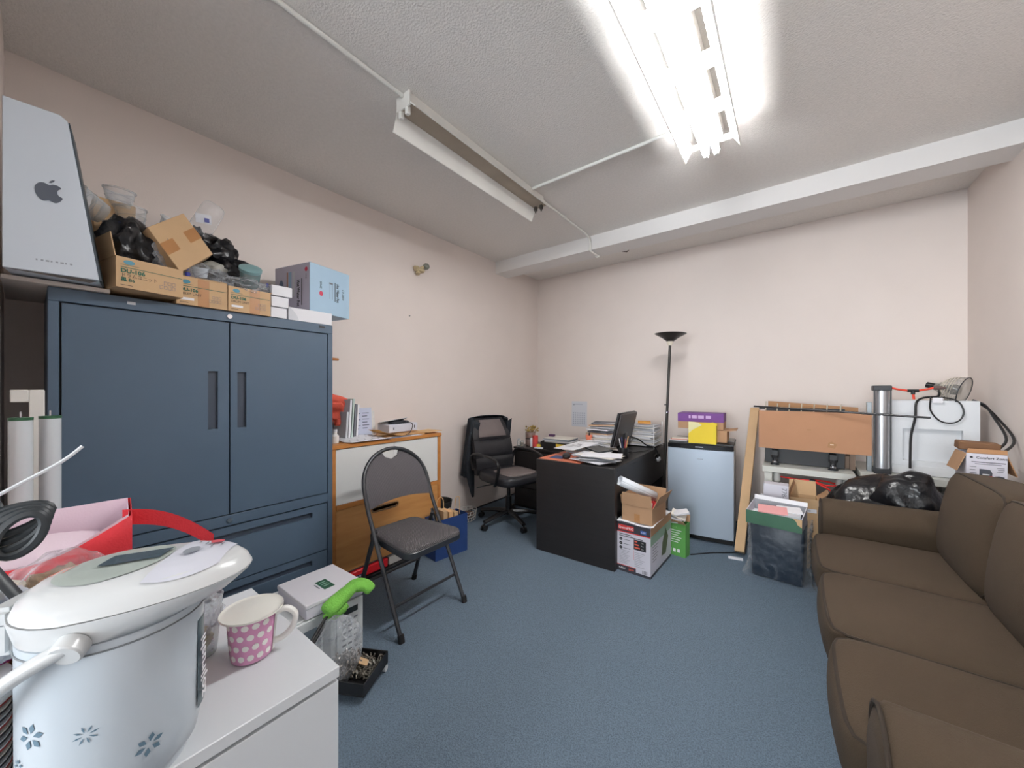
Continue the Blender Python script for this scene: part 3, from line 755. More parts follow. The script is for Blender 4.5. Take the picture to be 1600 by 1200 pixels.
# crumpled paper sheets lying on it
solid(solo('paper_sheet', G().grid(lambda u, v: (-.995+.26*u, 2.545+.46*v, .3535+.006*math.sin(u*7+v*3)+.004*math.sin(v*11)), 10, 10), PAPER, 'white paper sheet lying between the tool carton and the open carton', 'paper'), .001, 1)
# open carton with paper roll
oc = carton('open_carton', 'open brown carton with raised flaps holding a white paper roll', 'box', (-.845, 2.70, .362), math.radians(-4), .215, .27, .115, CARD, True)
x, y, z = .1075, .135, .115
flap(oc, (-x, -y, z), (x, -y, z), (0, -.006, .085), 1, CARD); flap(oc, (x, y, z), (-x, y, z), (0, .02, .085), 1, CARD)
flap(oc, (x, -y, z), (x, y, z), (.045, 0, .09), 1, CARD); flap(oc, (-x, y, z), (-x, -y, z), (-.012, 0, .06), 1, CARD)
rectd((-x, -y, 0), EX, EZ, .09, 0, .13, .06, TAPE, oc, 'tape', **L)
ob('red_wrap', G().crumple((.05, .03, .06), (.04, .05, .06), 9, .4, 2, 3), M('red_wrap', (190, 50, 56), .4), oc, label='bit of red wrapping inside')
ob('inner_sheet', G().grid(lambda u, v: (.03+.06*u, -.11+.03*v, .03+.12*v+.01*math.sin(u*5)), 6, 6), PAPER, oc)
pr0, pr1 = Vector((-.972, 2.555, .642)), Vector((-.79, 2.76, .512))
pd = (pr1-pr0).normalized(); pa = pd.cross(Vector((0, 0, 1))).normalized(); pb = pa.cross(pd)
rl = thing('paper_roll', 'rolled white paper sticking up out of the open brown carton', 'paper roll', tuple(pr1))
solid(ob('outer_sheet', G().grid(lambda u, v: tuple(pr0+(pr1-pr0)*v+(pa*math.cos(2*pi*u)+pb*math.sin(2*pi*u))*.034), 32, 2), M('roll_paper', (222, 226, 232), .5), rl, world=True, smooth=60), .002, -1)
# green carton behind
gc = carton('green_carton', 'small green carton behind the tool carton with loose papers on top', 'box', (-.715, 3.09, 0), math.radians(-7), .165, .09, .255, M('green_print', (92, 160, 78), .6, var=.03), True)
x, y, z = .0825, .045, .255
flap(gc, (-x, -y, z), (x, -y, z), (0, -.03, .028), 1, CARD); flap(gc, (x, y, z), (-x, y, z), (0, .02, .05), 1, CARD)
for k in range(6): rectd((-x, -y, 0), EX, EZ, .03+.01*(k % 2), .195-k*.018, .135-.012*(k % 3), .200-k*.018, PW, gc, 'small_print', **L)
lett('ECO', .022, M('print_lightgreen2', (140, 196, 120), .6), .055, .215, par=gc, y=-y, x0=-x)
for k in range(3): rectd((-x, -y, 0), EX, EZ, .04+.032*k, .03, .06+.032*k, .055, PW, gc, 'picture_icon', **L)
for k in range(4):
    a = .25*k-.3
    solo('leaflet', G().at((-.735+.018*k, 3.08, .262+.022*k), (.35-.25*(k % 2), .3*(k % 3)-.2, a)).box(-.055, -.04, 0, .055, .04, .012), (PAPER, PAPER2, PAPERW, PAPER)[k], ('lowest white leaflet of the heap on the green carton', 'grey leaflet second in the heap on the green carton', 'warm white leaflet third in the heap on the green carton', 'topmost white leaflet of the heap on the green carton')[k], 'paper', 'leaflets on the green carton')
# power cord on the carpet by the fridge
ob('power_cord', G().tube(smoothpath([(-.62, 3.12, .005), (-.5, 3.25, .005), (-.4, 3.33, .005), (-.32, 3.42, .005), (-.30, 3.6, .005)], 5), .004, 6), BLACK, fg, world=True)
# ---- on the fridge
pu = carton('purple_carton', 'purple topped brown carton lying on top of the fridge', 'box', (-.64, 3.70, .945), math.radians(3), .36, .26, .135, CARD)
ob('purple_band', G().box(-.181, -.131, .062, .181, .131, .1365), M('purple', (112, 62, 138), .6, var=.05), pu, label='purple printed upper half'); 
for a, b in ((-.09, -.075), (-.065, -.025), (-.015, .03), (.045, .085)): rectd((0, -.131, 0), EX, EZ, a, .092, b, .118, M('lilac_print', (205, 175, 220), .6), pu, 'label_print', lift=.001, **L)
lo = carton('low_carton', 'low brown carton with open end flap under the purple topped carton', 'box', (-.585, 3.70, .839), math.radians(3), .30, .26, .102, CARD)
flap(lo, (.15, -.13, .10), (.15, .13, .10), (.07, 0, .01), 1, CARD)
ye = thing('magazine_file', 'bright yellow cardboard file box with a torn top on the fridge', 'file box', (-.600, 3.50, .8325), math.radians(3))
YL = M('yellow_card', (232, 204, 50), .6, var=.03); YP = M('pale_yellow', (226, 220, 170), .7)
pro = [(-.105, 0), (.105, 0), (.105, .175), (.08, .185), (.04, .172), (.0, .158), (-.03, .178), (-.06, .182), (-.105, .183)]
ob('front', G().prism(pro, (0, -.045, 0), (1, 0, 0), (0, 0, 1), (0, .004, 0)), YL, ye, smooth=0)
ob('back', G().box(-.105, .045, 0, .105, .049, .17).box(-.105, -.04, 0, -.101, .045, .17).box(.101, -.04, 0, .105, .045, .15).box(-.1, -.04, 0, .1, .045, .004), YL, ye, smooth=0)
decal([(-.105, -.045, .08), (-.07, -.045, .115), (-.02, -.045, .145), (.0, -.045, .158), (-.03, -.045, .178), (-.06, -.045, .182), (-.105, -.045, .183)], YP, ye, 'torn_paper', world=False, lift=-.0015)
for k in range(3):
    solo('brochure', G().at((-.80+.004*k, 3.575+.012*k, .834+.0085*k), (0, 0, .1*k)).box(-.075, -.07, 0, .075, .07, .008), (PAPER2, M('salmon', (205, 150, 135), .7), PAPERW)[k], ('grey brochure at the bottom of the small pile on the fridge', 'salmon brochure in the middle of the small pile on the fridge', 'white brochure on top of the small pile on the fridge')[k], 'brochure')
# ---- long carton leaning
pk = G(); a, b = Vector((-.315, 3.345, .0)), Vector((-.262, 4.02, 1.09)); d2 = (b-a).normalized(); sx = Vector((1, 0, 0)); sy = d2.cross(sx).normalized()
tk = thing('long_carton', 'long narrow brown carton leaning on the back wall beside the fridge', 'box', (-.315, 3.345, 0))
pk.add([a+sx*i*.033+sy*j*.026+Vector((0, 0, .027)) for i, j in ((-1, -1), (1, -1), (1, 1), (-1, 1))]+[b+sx*i*.033+sy*j*.026 for i, j in ((-1, -1), (1, -1), (1, 1), (-1, 1))], [(0, 1, 2, 3), (7, 6, 5, 4), (0, 4, 5, 1), (1, 5, 6, 2), (2, 6, 7, 3), (3, 7, 4, 0)])
ob('carton', pk, CARD2, tk, world=True, bevel=.002)
for sg in (-1, 1): ob('end_flap', G().add([b+sx*(-.033)+sy*sg*.026, b+sx*.033+sy*sg*.026, b+sx*.033+sy*sg*.012+d2*.035, b-sx*.033+sy*sg*.012+d2*.035], [(0, 1, 2, 3)]), CARD2, tk, world=True, smooth=0)
solo('packing_scrap', G().at((-.33, 3.255, 0), (0, 0, .2)).box(-.05, -.012, 0, .045, .012, .012), PAPER, 'small white scrap of packing on the carpet by the leaning carton', 'scrap')
# ================================================================ RIGHT BACK CORNER
LACK = M('white_table', (206, 207, 200), .45)
def lack(name, label, x0, y0, z, w=.55, d=.54):
    t = thing(name, label, 'table', (x0+w/2, y0+d/2, 0))
    ob('tabletop', G().box(-w/2, -d/2, z-.045, w/2, d/2, z), LACK, t, bevel=.002)
    for sx in (-1, 1):
        for sy in (-1, 1): ob('leg', G().cbox((sx*(w/2-.038), sy*(d/2-.038), (z-.046)/2), (.05, .05, z-.046)), LACK, t, bevel=.001)
    return t
lack('side_table', 'white side table against the back wall under the brown cardboard sleeve', -.179, 3.556, .683)
lack('side_table', 'white side table in the right back corner under the white foam block', .40, 3.60, .70, .55, .54)
# rack board wrapped in cardboard
rb = thing('hook_rack', 'black rack board on two feet with a row of pale pegs, wrapped in brown cardboard', 'rack', (.13, 3.70, .683))
RB = M('rack_black', (40, 41, 44), .45)
ob('board', G().box(-.17, 3.745, .686, .33, 3.765, 1.14), RB, rb, world=True, bevel=.002)
ob('top_bar', G().box(-.21, 3.735, 1.128, .33, 3.775, 1.142), RB, rb, world=True, bevel=.002)
for x in (-.10, .256):
    ft = ob('foot', G().lathe([(.03, 0), (.03, .008), (.018, .018), (.016, .05), (.026, .062), (.026, .078)], 16, c=(x, 3.66, .684)).box(x-.02, 3.645, .755, x+.02, 3.75, .80), RB, rb, world=True)
    ob('foot_ring', G().lathe([(.0175, .018), (.019, .024), (.0175, .03)], 16, c=(x, 3.66, .684)), CHROME, ft, world=True)
for k in range(7):
    x = -.165+.078*k
    ob('peg', G().cyl((x, 3.735, 1.118), (x+.003, 3.73, 1.178 if k else 1.195), .0042, 8), M('pale_peg', (205, 196, 178), .4), rb, world=True)
sl = thing('cardboard_sleeve', 'large flat brown cardboard sleeve around the black hook rack', 'box', (.13, 3.63, .80))
CARDS = M('cardboard_brown', (182, 136, 104), .85, var=.05, vscale=4)
g = G().box(-.205, 3.60, .822, .458, 3.605, 1.122); g.box(-.205, 3.605, .822, -.201, 3.73, 1.122); g.box(.454, 3.605, .822, .458, 3.73, 1.122)
ob('front', g, CARDS, sl, world=True, smooth=0)
ob('back_flap', G().grid(lambda u, v: (-.15+.56*u, 3.80+.012*math.sin(u*6), 1.06+(.135-.04*u)*v), 12, 3), CARDIN, sl, world=True)
decal([(.22, 3.6, .86), (.262, 3.6, .855), (.275, 3.6, .885), (.245, 3.6, .905), (.225, 3.6, .895)], CARDIN, sl, 'worn_patch'); decal([(.235, 3.6, .878), (.255, 3.6, .878), (.255, 3.6, .886), (.235, 3.6, .886)], M('tear_pale', (226, 205, 180), .8), sl, 'torn_spot', lift=.0012)
decal([(.10, 3.6, .98), (.125, 3.6, .98), (.125, 3.6, .987), (.10, 3.6, .987)], CARDIN, sl, 'worn_patch')
solo('carton_piece', G().box(.36, 3.76, .684, .39, 4.05, .80).box(.30, 3.80, .684, .36, 3.805, .78), M('dull_card', (150, 128, 112), .8), 'piece of dull brown carton at the right end of the side table', 'box')
rd = G(); a, b = Vector((-.245, 3.70, 1.152)), Vector((.705, 3.44, 1.113))
rd.tube([a, b], .007, 8)
solo('thin_rod', rd, RB, 'long thin black rod lying across the cardboard sleeve and the filter column', 'rod')
# filter column
fc = thing('filter_column', 'silver water filter column with dark caps and orange hose on the corner table', 'water filter', (.515, 3.66, .70))
ob('column', G().cyl((0, 0, .035), (0, 0, .585), .041, 28), M('brushed_silver', (196, 198, 202), .32, .75), fc)
CAPM = M('dark_cap', (52, 54, 58), .45)
ob('cap', G().box(-.047, -.047, .583, .047, .047, .62), CAPM, fc, bevel=.004); ob('cap', G().box(-.045, -.045, 0, .045, .045, .036), CAPM, fc, bevel=.004)
ob('back_rail', G().box(-.072, .02, .0, -.046, .06, .50), M('grey_rail', (150, 156, 160), .4, .5), fc, bevel=.002)
ob('frame_post', G().box(-.045, -.044, .036, -.037, -.036, .583).box(.037, -.044, .036, .045, -.036, .583), CAPM, fc, bevel=0)
OR = M('orange_hose', (226, 72, 50), .4)
hs = thing('orange_hose', 'orange hose with a black tee between filter column and clamp lamp', 'hose', (.66, 3.66, 1.24))
ob('hose', G().tube(smoothpath([(.567, 3.66, 1.303), (.60, 3.655, 1.292), (.645, 3.65, 1.284)], 4), .007, 8), OR, hs, world=True)
ob('hose', G().tube(smoothpath([(.69, 3.65, 1.284), (.73, 3.655, 1.293), (.765, 3.66, 1.302)], 4), .007, 8), OR, hs, world=True)
ob('hose', G().tube([(.667, 3.65, 1.275), (.672, 3.655, 1.225)], .007, 8), OR, hs, world=True)
ob('tee', G().cyl((.64, 3.65, 1.283), (.695, 3.65, 1.283), .0105, 10).cyl((.667, 3.65, 1.283), (.667, 3.65, 1.258), .0105, 10), BLACK, hs, world=True)
ob('connector', G().cyl((.762, 3.66, 1.302), (.80, 3.66, 1.302), .013, 10).cyl((.80, 3.66, 1.302), (.815, 3.66, 1.302), .009, 10), M('brown_conn', (98, 78, 74), .5), hs, world=True)
# foam block with recess
FOAM = M('white_foam', (226, 229, 232), .75, bump=.12, bscale=220)
fo = thing('foam_block', 'white foam packing block with a square recess on the corner table', 'foam block', (.775, 3.80, .70))
x0, x1, z0, z1, y0, y1 = .572, .975, .702, 1.216, 3.71, 3.92
rx0, rx1, rz0, rz1 = .628, .905, .80, 1.02
g = G().box(x0, y0, z0, rx0, y1, z1).box(rx1, y0, z0, x1, y1, z1).box(rx0, y0, z0, rx1, y1, rz0).box(rx0, y0, rz1, rx1, y1, z1)
ob('block', g, FOAM, fo, world=True, smooth=0)
ob('recess_back', G().box(rx0, y0+.035, rz0, rx1, y1, rz1), FOAM, fo, world=True, smooth=0)
ob('lower_step', G().box(x0+.0, y0-.012, .702, x1-.03, y0-.001, .765), FOAM, fo, world=True, bevel=.003)
# clamp lamp lying on the foam
cl = thing('clamp_lamp', 'ribbed metal clamp lamp reflector lying on the foam block', 'lamp', (.90, 3.79, 1.217))
q = Vector((.72, -.42, -.22)).normalized()
LMAT = MCLEAR('lamp_cage', (200, 194, 182), .2, .15, .1, 20)
rot = q.to_track_quat('Z', 'Y').to_matrix().to_4x4()
gc_ = G(); gc_.m = Matrix.Translation((.835, 3.80, 1.305)) @ rot
gc_.lathe([(.026, -.035), (.04, -.008), (.07, .022), (.088, .06), (.092, .10)], 28)
ob('reflector', gc_, LMAT, cl, world=True, smooth=60)
for k in range(6):
    gr = G(); gr.m = gc_.m; r = (.05, .06, .07, .078, .084, .088)[k]; z = (.002, .012, .022, .036, .05, .064)[k]
    ob('rib', gr.tube([(r*1.015*math.cos(2*pi*i/28), r*1.015*math.sin(2*pi*i/28), z) for i in range(28)], .0014, 5, closed=True), M('pale_rib', (215, 208, 192), .3, .5), cl, world=True)
gr = G(); gr.m = gc_.m; ob('rim', gr.tube([(.0925*math.cos(2*pi*i/32), .0925*math.sin(2*pi*i/32), .10) for i in range(32)], .003, 6, closed=True), CAPM, cl, world=True)
gr = G(); gr.m = gc_.m; ob('bulb', gr.lathe([(.012, -.01), (.022, .02), (.036, .05), (.03, .08), (.0, .09)], 20), M('grey_bulb', (110, 114, 118), .25, .5), cl, world=True)
gr = G(); gr.m = gc_.m; ob('socket', gr.cyl((0, 0, -.08), (0, 0, -.02), .02, 16), BLACK, cl, world=True)
ob('wire_guard', G().tube([(.845+.06*math.cos(a), 3.79+.085*math.sin(a), 1.222+.0*a) for a in [pi*k/10 for k in range(21)]], .002, 5), CHROME, cl, world=True)
solo('cable_tag', G().at((.79, 3.695, 1.205), (-.2, 0, -.08)).box(-.022, -.002, -.004, .022, .002, .032), PAPER, 'small white paper tag on the black cable over the foam block', 'tag')
solo('black_cable', G().tube(smoothpath([(.655, 3.66, .75), (.658, 3.67, .86), (.664, 3.68, .98), (.684, 3.685, 1.10), (.69, 3.69, 1.20), (.73, 3.72, 1.235), (.80, 3.745, 1.245), (.81, 3.76, 1.29)], 6), .007, 8), BLACK, 'thick black cable running from the clamp lamp down the front of the foam block', 'cable')
solo('black_cable', G().tube(smoothpath([(.765, 3.74, 1.236), (.758, 3.70, 1.225), (.757, 3.695, 1.15), (.795, 3.693, 1.085), (.845, 3.692, 1.068), (.885, 3.692, 1.09), (.902, 3.693, 1.14), (.888, 3.695, 1.20), (.85, 3.70, 1.23), (.80, 3.74, 1.24)], 6), .0045, 8), BLACK, 'thin black cable hanging in a loop in front of the foam block', 'cable')
for k, dx in enumerate((0, .035)):
    solo('black_cable', G().tube(smoothpath([(.955, 3.76, 1.222), (1.0, 3.73, 1.19-.01*k), (1.005+.012*k, 3.62, 1.12), (.99+dx*.8, 3.40, 1.00), (.87+dx, 3.20, .93), (.83+dx, 3.12, .91)], 6), .0065, 8), BLACK, ('inner black cable curving from the foam block into the heater carton', 'outer black cable curving from the foam block into the heater carton')[k], 'cable')
# heater carton
hc = carton('heater_carton', 'white heater carton with an orange foot and open brown flaps behind the sofa', 'box', (.838, 3.19, .0), math.radians(-1), .14, .18, .945, BW, True)
x, y, z = .07, .09, .945
o = (-x, -y, 0)
flap(hc, (-x, -y, z), (x, -y, z), (.01, .03, .02), 1, CARDIN); flap(hc, (-x, y, z), (-x, -y, z), (-.035, -.0, -.10), 1, CARD); flap(hc, (x, -y, z), (x, y, z), (.035, .0, -.11), 1, CARDIN)
ob('brown_pad', G().at((.0, .03, .975), (.08, .05, .02)).box(-.08, -.035, -.022, .072, .035, .022), M('dark_card', (122, 88, 62), .85), hc, bevel=.004)
rectd(o, EX, EZ, 0, .60, .14, .745, M('heater_orange', (236, 156, 50), .6, var=.12, vscale=10), hc, 'print_band', **L)
rectd(o, EX, EZ, 0, .0, .14, .60, M('heater_orange', (236, 156, 50), .6), hc, 'print_band', **L)
lett('Comfort Zone', .0175, INK, .034, .918, par=hc, x0=-x, y=-y, bold=.0003)
decal([(-x+.018+.006*math.cos(a), -y, .924+.005*math.sin(a)) for a in [2*pi*i/14 for i in range(14)]], INK, hc, 'logo_ring', world=False)
for k, (a, b, c) in enumerate(((.018, .135, .898), (.03, .12, .888), (.012, .035, .872), (.012, .032, .855), (.012, .036, .838), (.105, .13, .872), (.108, .13, .862), (.105, .126, .852), (.012, .03, .82), (.105, .128, .812), (.108, .125, .802))):
    rectd(o, EX, EZ, a, c, b, c+.0035, INKG if k else INK, hc, 'small_print', **L)
hp = [(-x+.045+.034*(1+math.cos(a))*.5*1.0, -y, .835+.030*math.sin(a)) for a in [0]]
decal([(-x+.046, -y, .80), (-x+.088, -y, .80), (-x+.090, -y, .845), (-x+.082, -y, .862), (-x+.046, -y, .864)], M('heater_dark', (70, 74, 84), .6), hc, 'product_picture', world=False)
rectd(o, EX, EZ, .045, .826, .09, .829, RED, hc, 'product_detail', lift=.0013, **L); rectd(o, EX, EZ, .056, .832, .08, .838, PW, hc, 'product_detail', lift=.0013, **L)
decal([(-x+.098, -y, .818), (-x+.13, -y, .816), (-x+.13, -y, .828), (-x+.112, -y, .832), (-x+.098, -y, .829)], M('heater_dark', (70, 74, 84), .6), hc, 'product_picture', world=False)
decal([(-x+.075, -y, .775), (-x+.105, -y, .772), (-x+.105, -y, .782), (-x+.088, -y, .792), (-x+.075, -y, .786)], M('heater_dark2', (58, 66, 70), .6), hc, 'product_picture', world=False)
# ---- black garbage bag between sofa and tables
solo('garbage_bag', G().at((0, 0, 0)).crumple((.46, 3.27, .36), (.27, .22, .36), 3, .22, 1.3, 5, floor=.0, fine=.05).crumple((.565, 3.20, .52), (.175, .125, .26), 12, .22, 1.3, 4, fine=.05), BAGB, 'big crumpled black garbage bag between the sofa arm and the white tables', 'garbage bag', smooth=70)
solo('bag_strip', G().tube([(.30, 3.19, .60), (.42, 3.12, .66), (.50, 3.10, .70)], [.004, .012, .02], 6, flat=.3), BAGB, 'loose black plastic tail of the garbage bag over the sofa arm', 'bag tail') if False else None
# ---- below the left table: cartons, hoses
uc = carton('open_carton', 'open brown carton with lifted flaps under the left white table', 'box', (.075, 3.475, .0), math.radians(2), .165, .15, .50, CARD2, True)
x, y, z = .0825, .075, .50
flap(uc, (x, y, z), (-x, y, z), (0, .02, .10), 1, CARD2); flap(uc, (-x, y, z), (-x, -y, z), (.035, 0, .105), 1, CARDIN); flap(uc, (x, -y, z), (x, y, z), (.06, .0, .055), 1, CARD)
lett('SIZE', .022, INK, .045, .415, par=uc, x0=-x, y=-y); rectd((-x, -y, 0), EX, EZ, .09, .405, .155, .432, PAPER, uc, 'label_print', **L)
lett('10', .016, INK, .105, .412, par=uc, x0=-x, y=-y, lift=.0026)
wc = thing('white_carton', 'white carton printed 778 upside down behind the green folder box', 'box', (-.085, 3.38, .0), 0)
ob('carton', G().box(-.075, -.05, 0, .075, .05, .59), BW, wc, bevel=.002)
text('778-', .042, INKG, (.035, -.05, .572), (0, 0, -1), (1, 0, 0), wc, 'LEFT', world=False)
solo('leaning_sheets', G().at((-.185, 3.32, .0), (-.1, .12, .1)).box(-.05, -.008, 0, .05, .008, .50), PAPER, 'white sheets standing beside the 778 carton', 'paper')
hz = thing('orange_hose', 'orange hoses with a black joint hanging below the left white table top', 'hose', (.12, 3.62, .55))
for pts in ([(-.08, 3.62, .60), (.02, 3.60, .597), (.12, 3.59, .60)], [(.14, 3.59, .60), (.21, 3.60, .575), (.28, 3.61, .58)], [(.14, 3.585, .595), (.22, 3.58, .555), (.30, 3.58, .50)], [(.13, 3.60, .605), (.22, 3.62, .60), (.30, 3.63, .58)]):
    ob('hose', G().tube(smoothpath(pts, 5), .006, 8), M('red_hose', (222, 48, 44), .4), hz, world=True)
ob('joint', G().cyl((.115, 3.59, .602), (.15, 3.59, .598), .012, 10), BLACK, hz, world=True)
for k, x in enumerate((-.085, .29)):
    bt = thing('filter_bottle', ('white filter bottle with dark cap under the left end of the white table', 'white filter bottle with dark cap under the right end of the white table')[k], 'bottle', (x, 3.62, .545))
    ob('bottle', G().lathe([(.012, 0), (.022, .015), (.024, .03), (.024, .07), (.018, .09)], 18), M('milky', (206, 206, 202), .4), bt)
    ob('cap', G().lathe([(.013, -.03), (.014, -.012), (.02, .0), (.02, .012)], 16), CAPM, bt)
    ob('hanger', G().cyl((0, 0, .085), (0, 0, .094), .01, 10), CAPM, bt)
# ---- bin wrapped in clear plastic with a green folder box on top
bn = thing('storage_bin', 'dark blue bin wrapped in clear plastic on the carpet at the sofa end', 'bin', (-.06, 3.155, 0), math.radians(-6))
NAVY = M('navy_bin', (36, 50, 66), .4, bump=.4, bscale=14)
g = G(); o_ = [(-.145, -.115), (.135, -.115), (.145, -.105), (.145, .115), (-.155, .115), (-.155, -.105)]
n = len(o_); vs = [(a*.94, b*.94, .005) for a, b in o_]+[(a, b, .39) for a, b in o_]
g.add(vs, [tuple(range(n-1, -1, -1)), tuple(range(n, 2*n))]+[(i, (i+1) % n, n+(i+1) % n, n+i) for i in range(n)])
ob('bin', g, NAVY, bn, bevel=.006)
def wrap(u, v):
    q = 2*pi*u; c, s_ = math.cos(q), math.sin(q); m = (abs(c)**6+abs(s_)**6)**(1/6)
    r = 1.10+.24*max(0, 1-v*4)**1.5+.05*noise.noise(Vector((c*3, s_*3, v*5)))+.15*(.35-abs(noise.noise(Vector((c*3.4+2, s_*3.4, v*9+4)))))+.04*(.3-abs(noise.noise(Vector((c*9, s_*9, v*16)))))
    return (c/m*.152*r, s_/m*.122*r, .004+.395*v+.012*math.sin(q*5)*(v > .9))
ob('plastic_wrap', G().grid(wrap, 110, 44), MCLEAR('clear_wrap', (228, 232, 236), .01, .09, .7, 20), bn, smooth=80)
gb = thing('folder_box', 'open green and white folder box full of papers lying on the wrapped bin', 'box', (-.075, 3.03, .395), math.radians(-8))
GRN = M('dark_green', (58, 98, 76), .55, var=.04); GREY = M('grey_card', (150, 152, 158), .7)
gx, gy = .15, .11
ob('bottom', G().box(-gx, -gy, .002, gx, gy, .006), GREY, gb, smooth=0)
ob('front_panel', G().box(-gx, -gy-.004, .0, gx, -gy, .085), GRN, gb, smooth=0)
ob('back_panel', G().box(-gx, gy, .0, gx, gy+.004, .115), GREY, gb, smooth=0)
ob('side_panel', G().prism([(-gy, .006), (gy, .006), (gy, .115), (-gy, .085)], (gx-.004, 0, 0), (0, 1, 0), (0, 0, 1), (.004, 0, 0)), BW, gb, smooth=0)
ob('side_panel', G().prism([(-gy, .006), (gy, .006), (gy, .115), (-gy, .085)], (-gx, 0, 0), (0, 1, 0), (0, 0, 1), (.004, 0, 0)), BW, gb, smooth=0)
ob('lid_flap', G().at((0, gy+.012, .112), (math.radians(-20), 0, 0)).box(-gx, 0, 0, gx, .004, .03), PAPER, gb, smooth=0)
decal([(.105, -gy-.004, .085), (.15, -gy-.004, .085), (.15, -gy-.004, .035), (.128, -gy-.004, .05), (.122, -gy-.004, .068)], CARD2, gb, 'torn_corner', world=False, lift=-.0012)
for k, (x, y, z, w_, d_, m_, lab) in enumerate(((-.02, 0, .008, .25, .19, PAPER, 'white paper bundle at the bottom of the green folder box'), (.03, -.02, .049, .20, .15, PAPER2, 'grey paper bundle in the green folder box'), (-.02, -.035, .092, .16, .13, M('pink_paper', (232, 166, 166), .7), 'pink paper slip on top in the green folder box'), (.07, .02, .094, .13, .10, PAPER, 'white printed sheet in the right end of the green folder box'))):
    solo('paper_bundle', G().at((-.075+x, 3.03+y, .396+z), (.12*(k > 1), .0, -.14+.1*k)).box(-w_/2, -d_/2, 0, w_/2, d_/2, .04 if k < 2 else .006), m_, lab, 'paper', 'papers in the folder box')
# ================================================================ ON THE STEEL CABINET
ZT = 1.681
TEALP = M('teal_print', (60, 118, 122), .6)
def drum_box(name, label, y0, y1, xf, z0, h, lines, openf, depth=.30):
    sy = y1-y0
    t = thing(name, label, 'box', (xf-depth/2, (y0+y1)/2, z0), 0, 'drum unit cartons on the cabinet')
    x, y = depth/2, sy/2
    g = G().box(-x, -y, 0, x, y, .004).box(x-.004, -y, .004, x, y, h).box(-x, -y, .004, -x+.004, y, h).box(-x+.004, -y, .004, x-.004, -y+.004, h).box(-x+.004, y-.004, .004, x-.004, y, h)
    ob('carton', g, CARD2, t, smooth=0)
    EYd = (0, 1, 0); o = (x, -y, 0); k = sy/.2
    rectd(o, EYd, EZ, .012*k, h*.665, sy-.003, h*.685, INKGR, t, 'print_stripe', **L)
    decal([(x, -y+.036*k+.016*k*math.cos(a), h*.845+.009*math.sin(a)) for a in [2*pi*i/20 for i in range(20)]], M('teal_logo', (70, 140, 160), .5), t, 'round_logo', world=False)
    rectd(o, EYd, EZ, .012*k, h*.745, .064*k, h*.757, INKGR, t, 'small_print', **L)
    text(lines[0], .021*k, INKGR, (x, -y+.012*k, h*.50), EYd, EZ, t, 'LEFT', world=False, bold=.0009)
    text(lines[1], .017*k, INK, (x, -y+.012*k, h*.36), EYd, EZ, t, 'LEFT', world=False, wscale=.9)
    if lines[2]: text(lines[2], .017*k, INKGR, (x, -y+.012*k, h*.22), EYd, EZ, t, 'LEFT', world=False, bold=.0004)
    else: rectd(o, EYd, EZ, .014*k, h*.17, .066*k, h*.26, PAPER, t, 'label_print', **L)
    rectd(o, EYd, EZ, .012*k, h*.08, .045*k, h*.095, INK, t, 'small_print', **L)
    for i in range(4):
        for j in range(2):
            if (i, j) in ((0, 0),): continue
            c = [(.130+.013*i)*k, h*(.40-.15*j)]; s2 = .0052*k
            for (a0, b0_, a1, b1_) in ((-1, -1, 1, -.8), (-1, .8, 1, 1), (-1, -1, -.8, 1), (.8, -1, 1, 1)):
                rectd(o, EYd, EZ, c[0]+a0*s2, c[1]+b0_*s2*1.3, c[0]+a1*s2, c[1]+b1_*s2*1.3, INKG, t, 'care_symbol', **L)
    return t, x, y
b1, x, y = drum_box('drum_carton', 'left brown drum unit carton with Japanese lettering on the steel cabinet', .180, .392, -2.135, ZT+.018, .122, ('DU-106', 'ドラムユニット', '黒 B6'), 1)
b1.rotation_euler = (0, 0, math.radians(11)); b1.location = (-2.285, .283, ZT+.018)
flap(b1, (-x, -y, .122), (x, -y, .122), (0, -.012, .09), 1, CARD2)
b2, x, y = drum_box('drum_carton', 'middle brown drum unit carton with a white label on the steel cabinet', .402, .590, -2.205, ZT, .125, ('DU-106', 'DRUM UNIT', None), 1)
flap(b2, (x, -y, .125), (x, y, .125), (-.03, 0, .012), 1, CARD2); rectd((x, -y, 0), (0, 1, 0), EZ, .075, 0, .118, .125, TAPE, b2, 'tape', lift=.0005, **L)
b3, x, y = drum_box('drum_carton', 'right brown drum unit carton with a white label on the steel cabinet', .594, .778, -2.205, ZT, .123, ('DU-106', 'DRUM UNIT', None), 1)
flap(b3, (x, y, .123), (-x, y, .123), (0, .02, .02), 1, CARD2); rectd((x, -y, 0), (0, 1, 0), EZ, .09, 0, .135, .123, TAPE, b3, 'tape', lift=.0005, **L)
# white cartons
WC = M('white_carton_mat', (226, 226, 230), .55)
for k in range(3):
    solo('white_carton', G().box(-2.50, .783, ZT+.0585*k, -2.215+.006*k, .862+.006*k+.01*(k == 2), ZT+.0585*k+.055), WC, ('white flat carton at the bottom of the stack beside the drum cartons', 'white flat carton in the middle of the stack beside the drum cartons', 'white flat carton on top of the stack beside the drum cartons')[k], 'box', 'white cartons on the cabinet', bevel=.002)
wt = thing('white_carton', 'white carton with a curved end flap under the light blue water pot carton', 'box', (-2.38, .995, ZT))
ob('carton', G().box(-.17, -.122, 0, .155, .122, .072), WC, wt, bevel=.002)
fl = [(-.122, .072)]+[(-.118+.05*u, .072*(1-u)**.6) for u in [k/8 for k in range(9)]]+[(-.122, .0)]
ob('end_flap', G().prism(fl, (.1555, 0, 0), (0, 1, 0), (0, 0, 1), (.003, 0, 0)), PAPER2, wt, smooth=0)
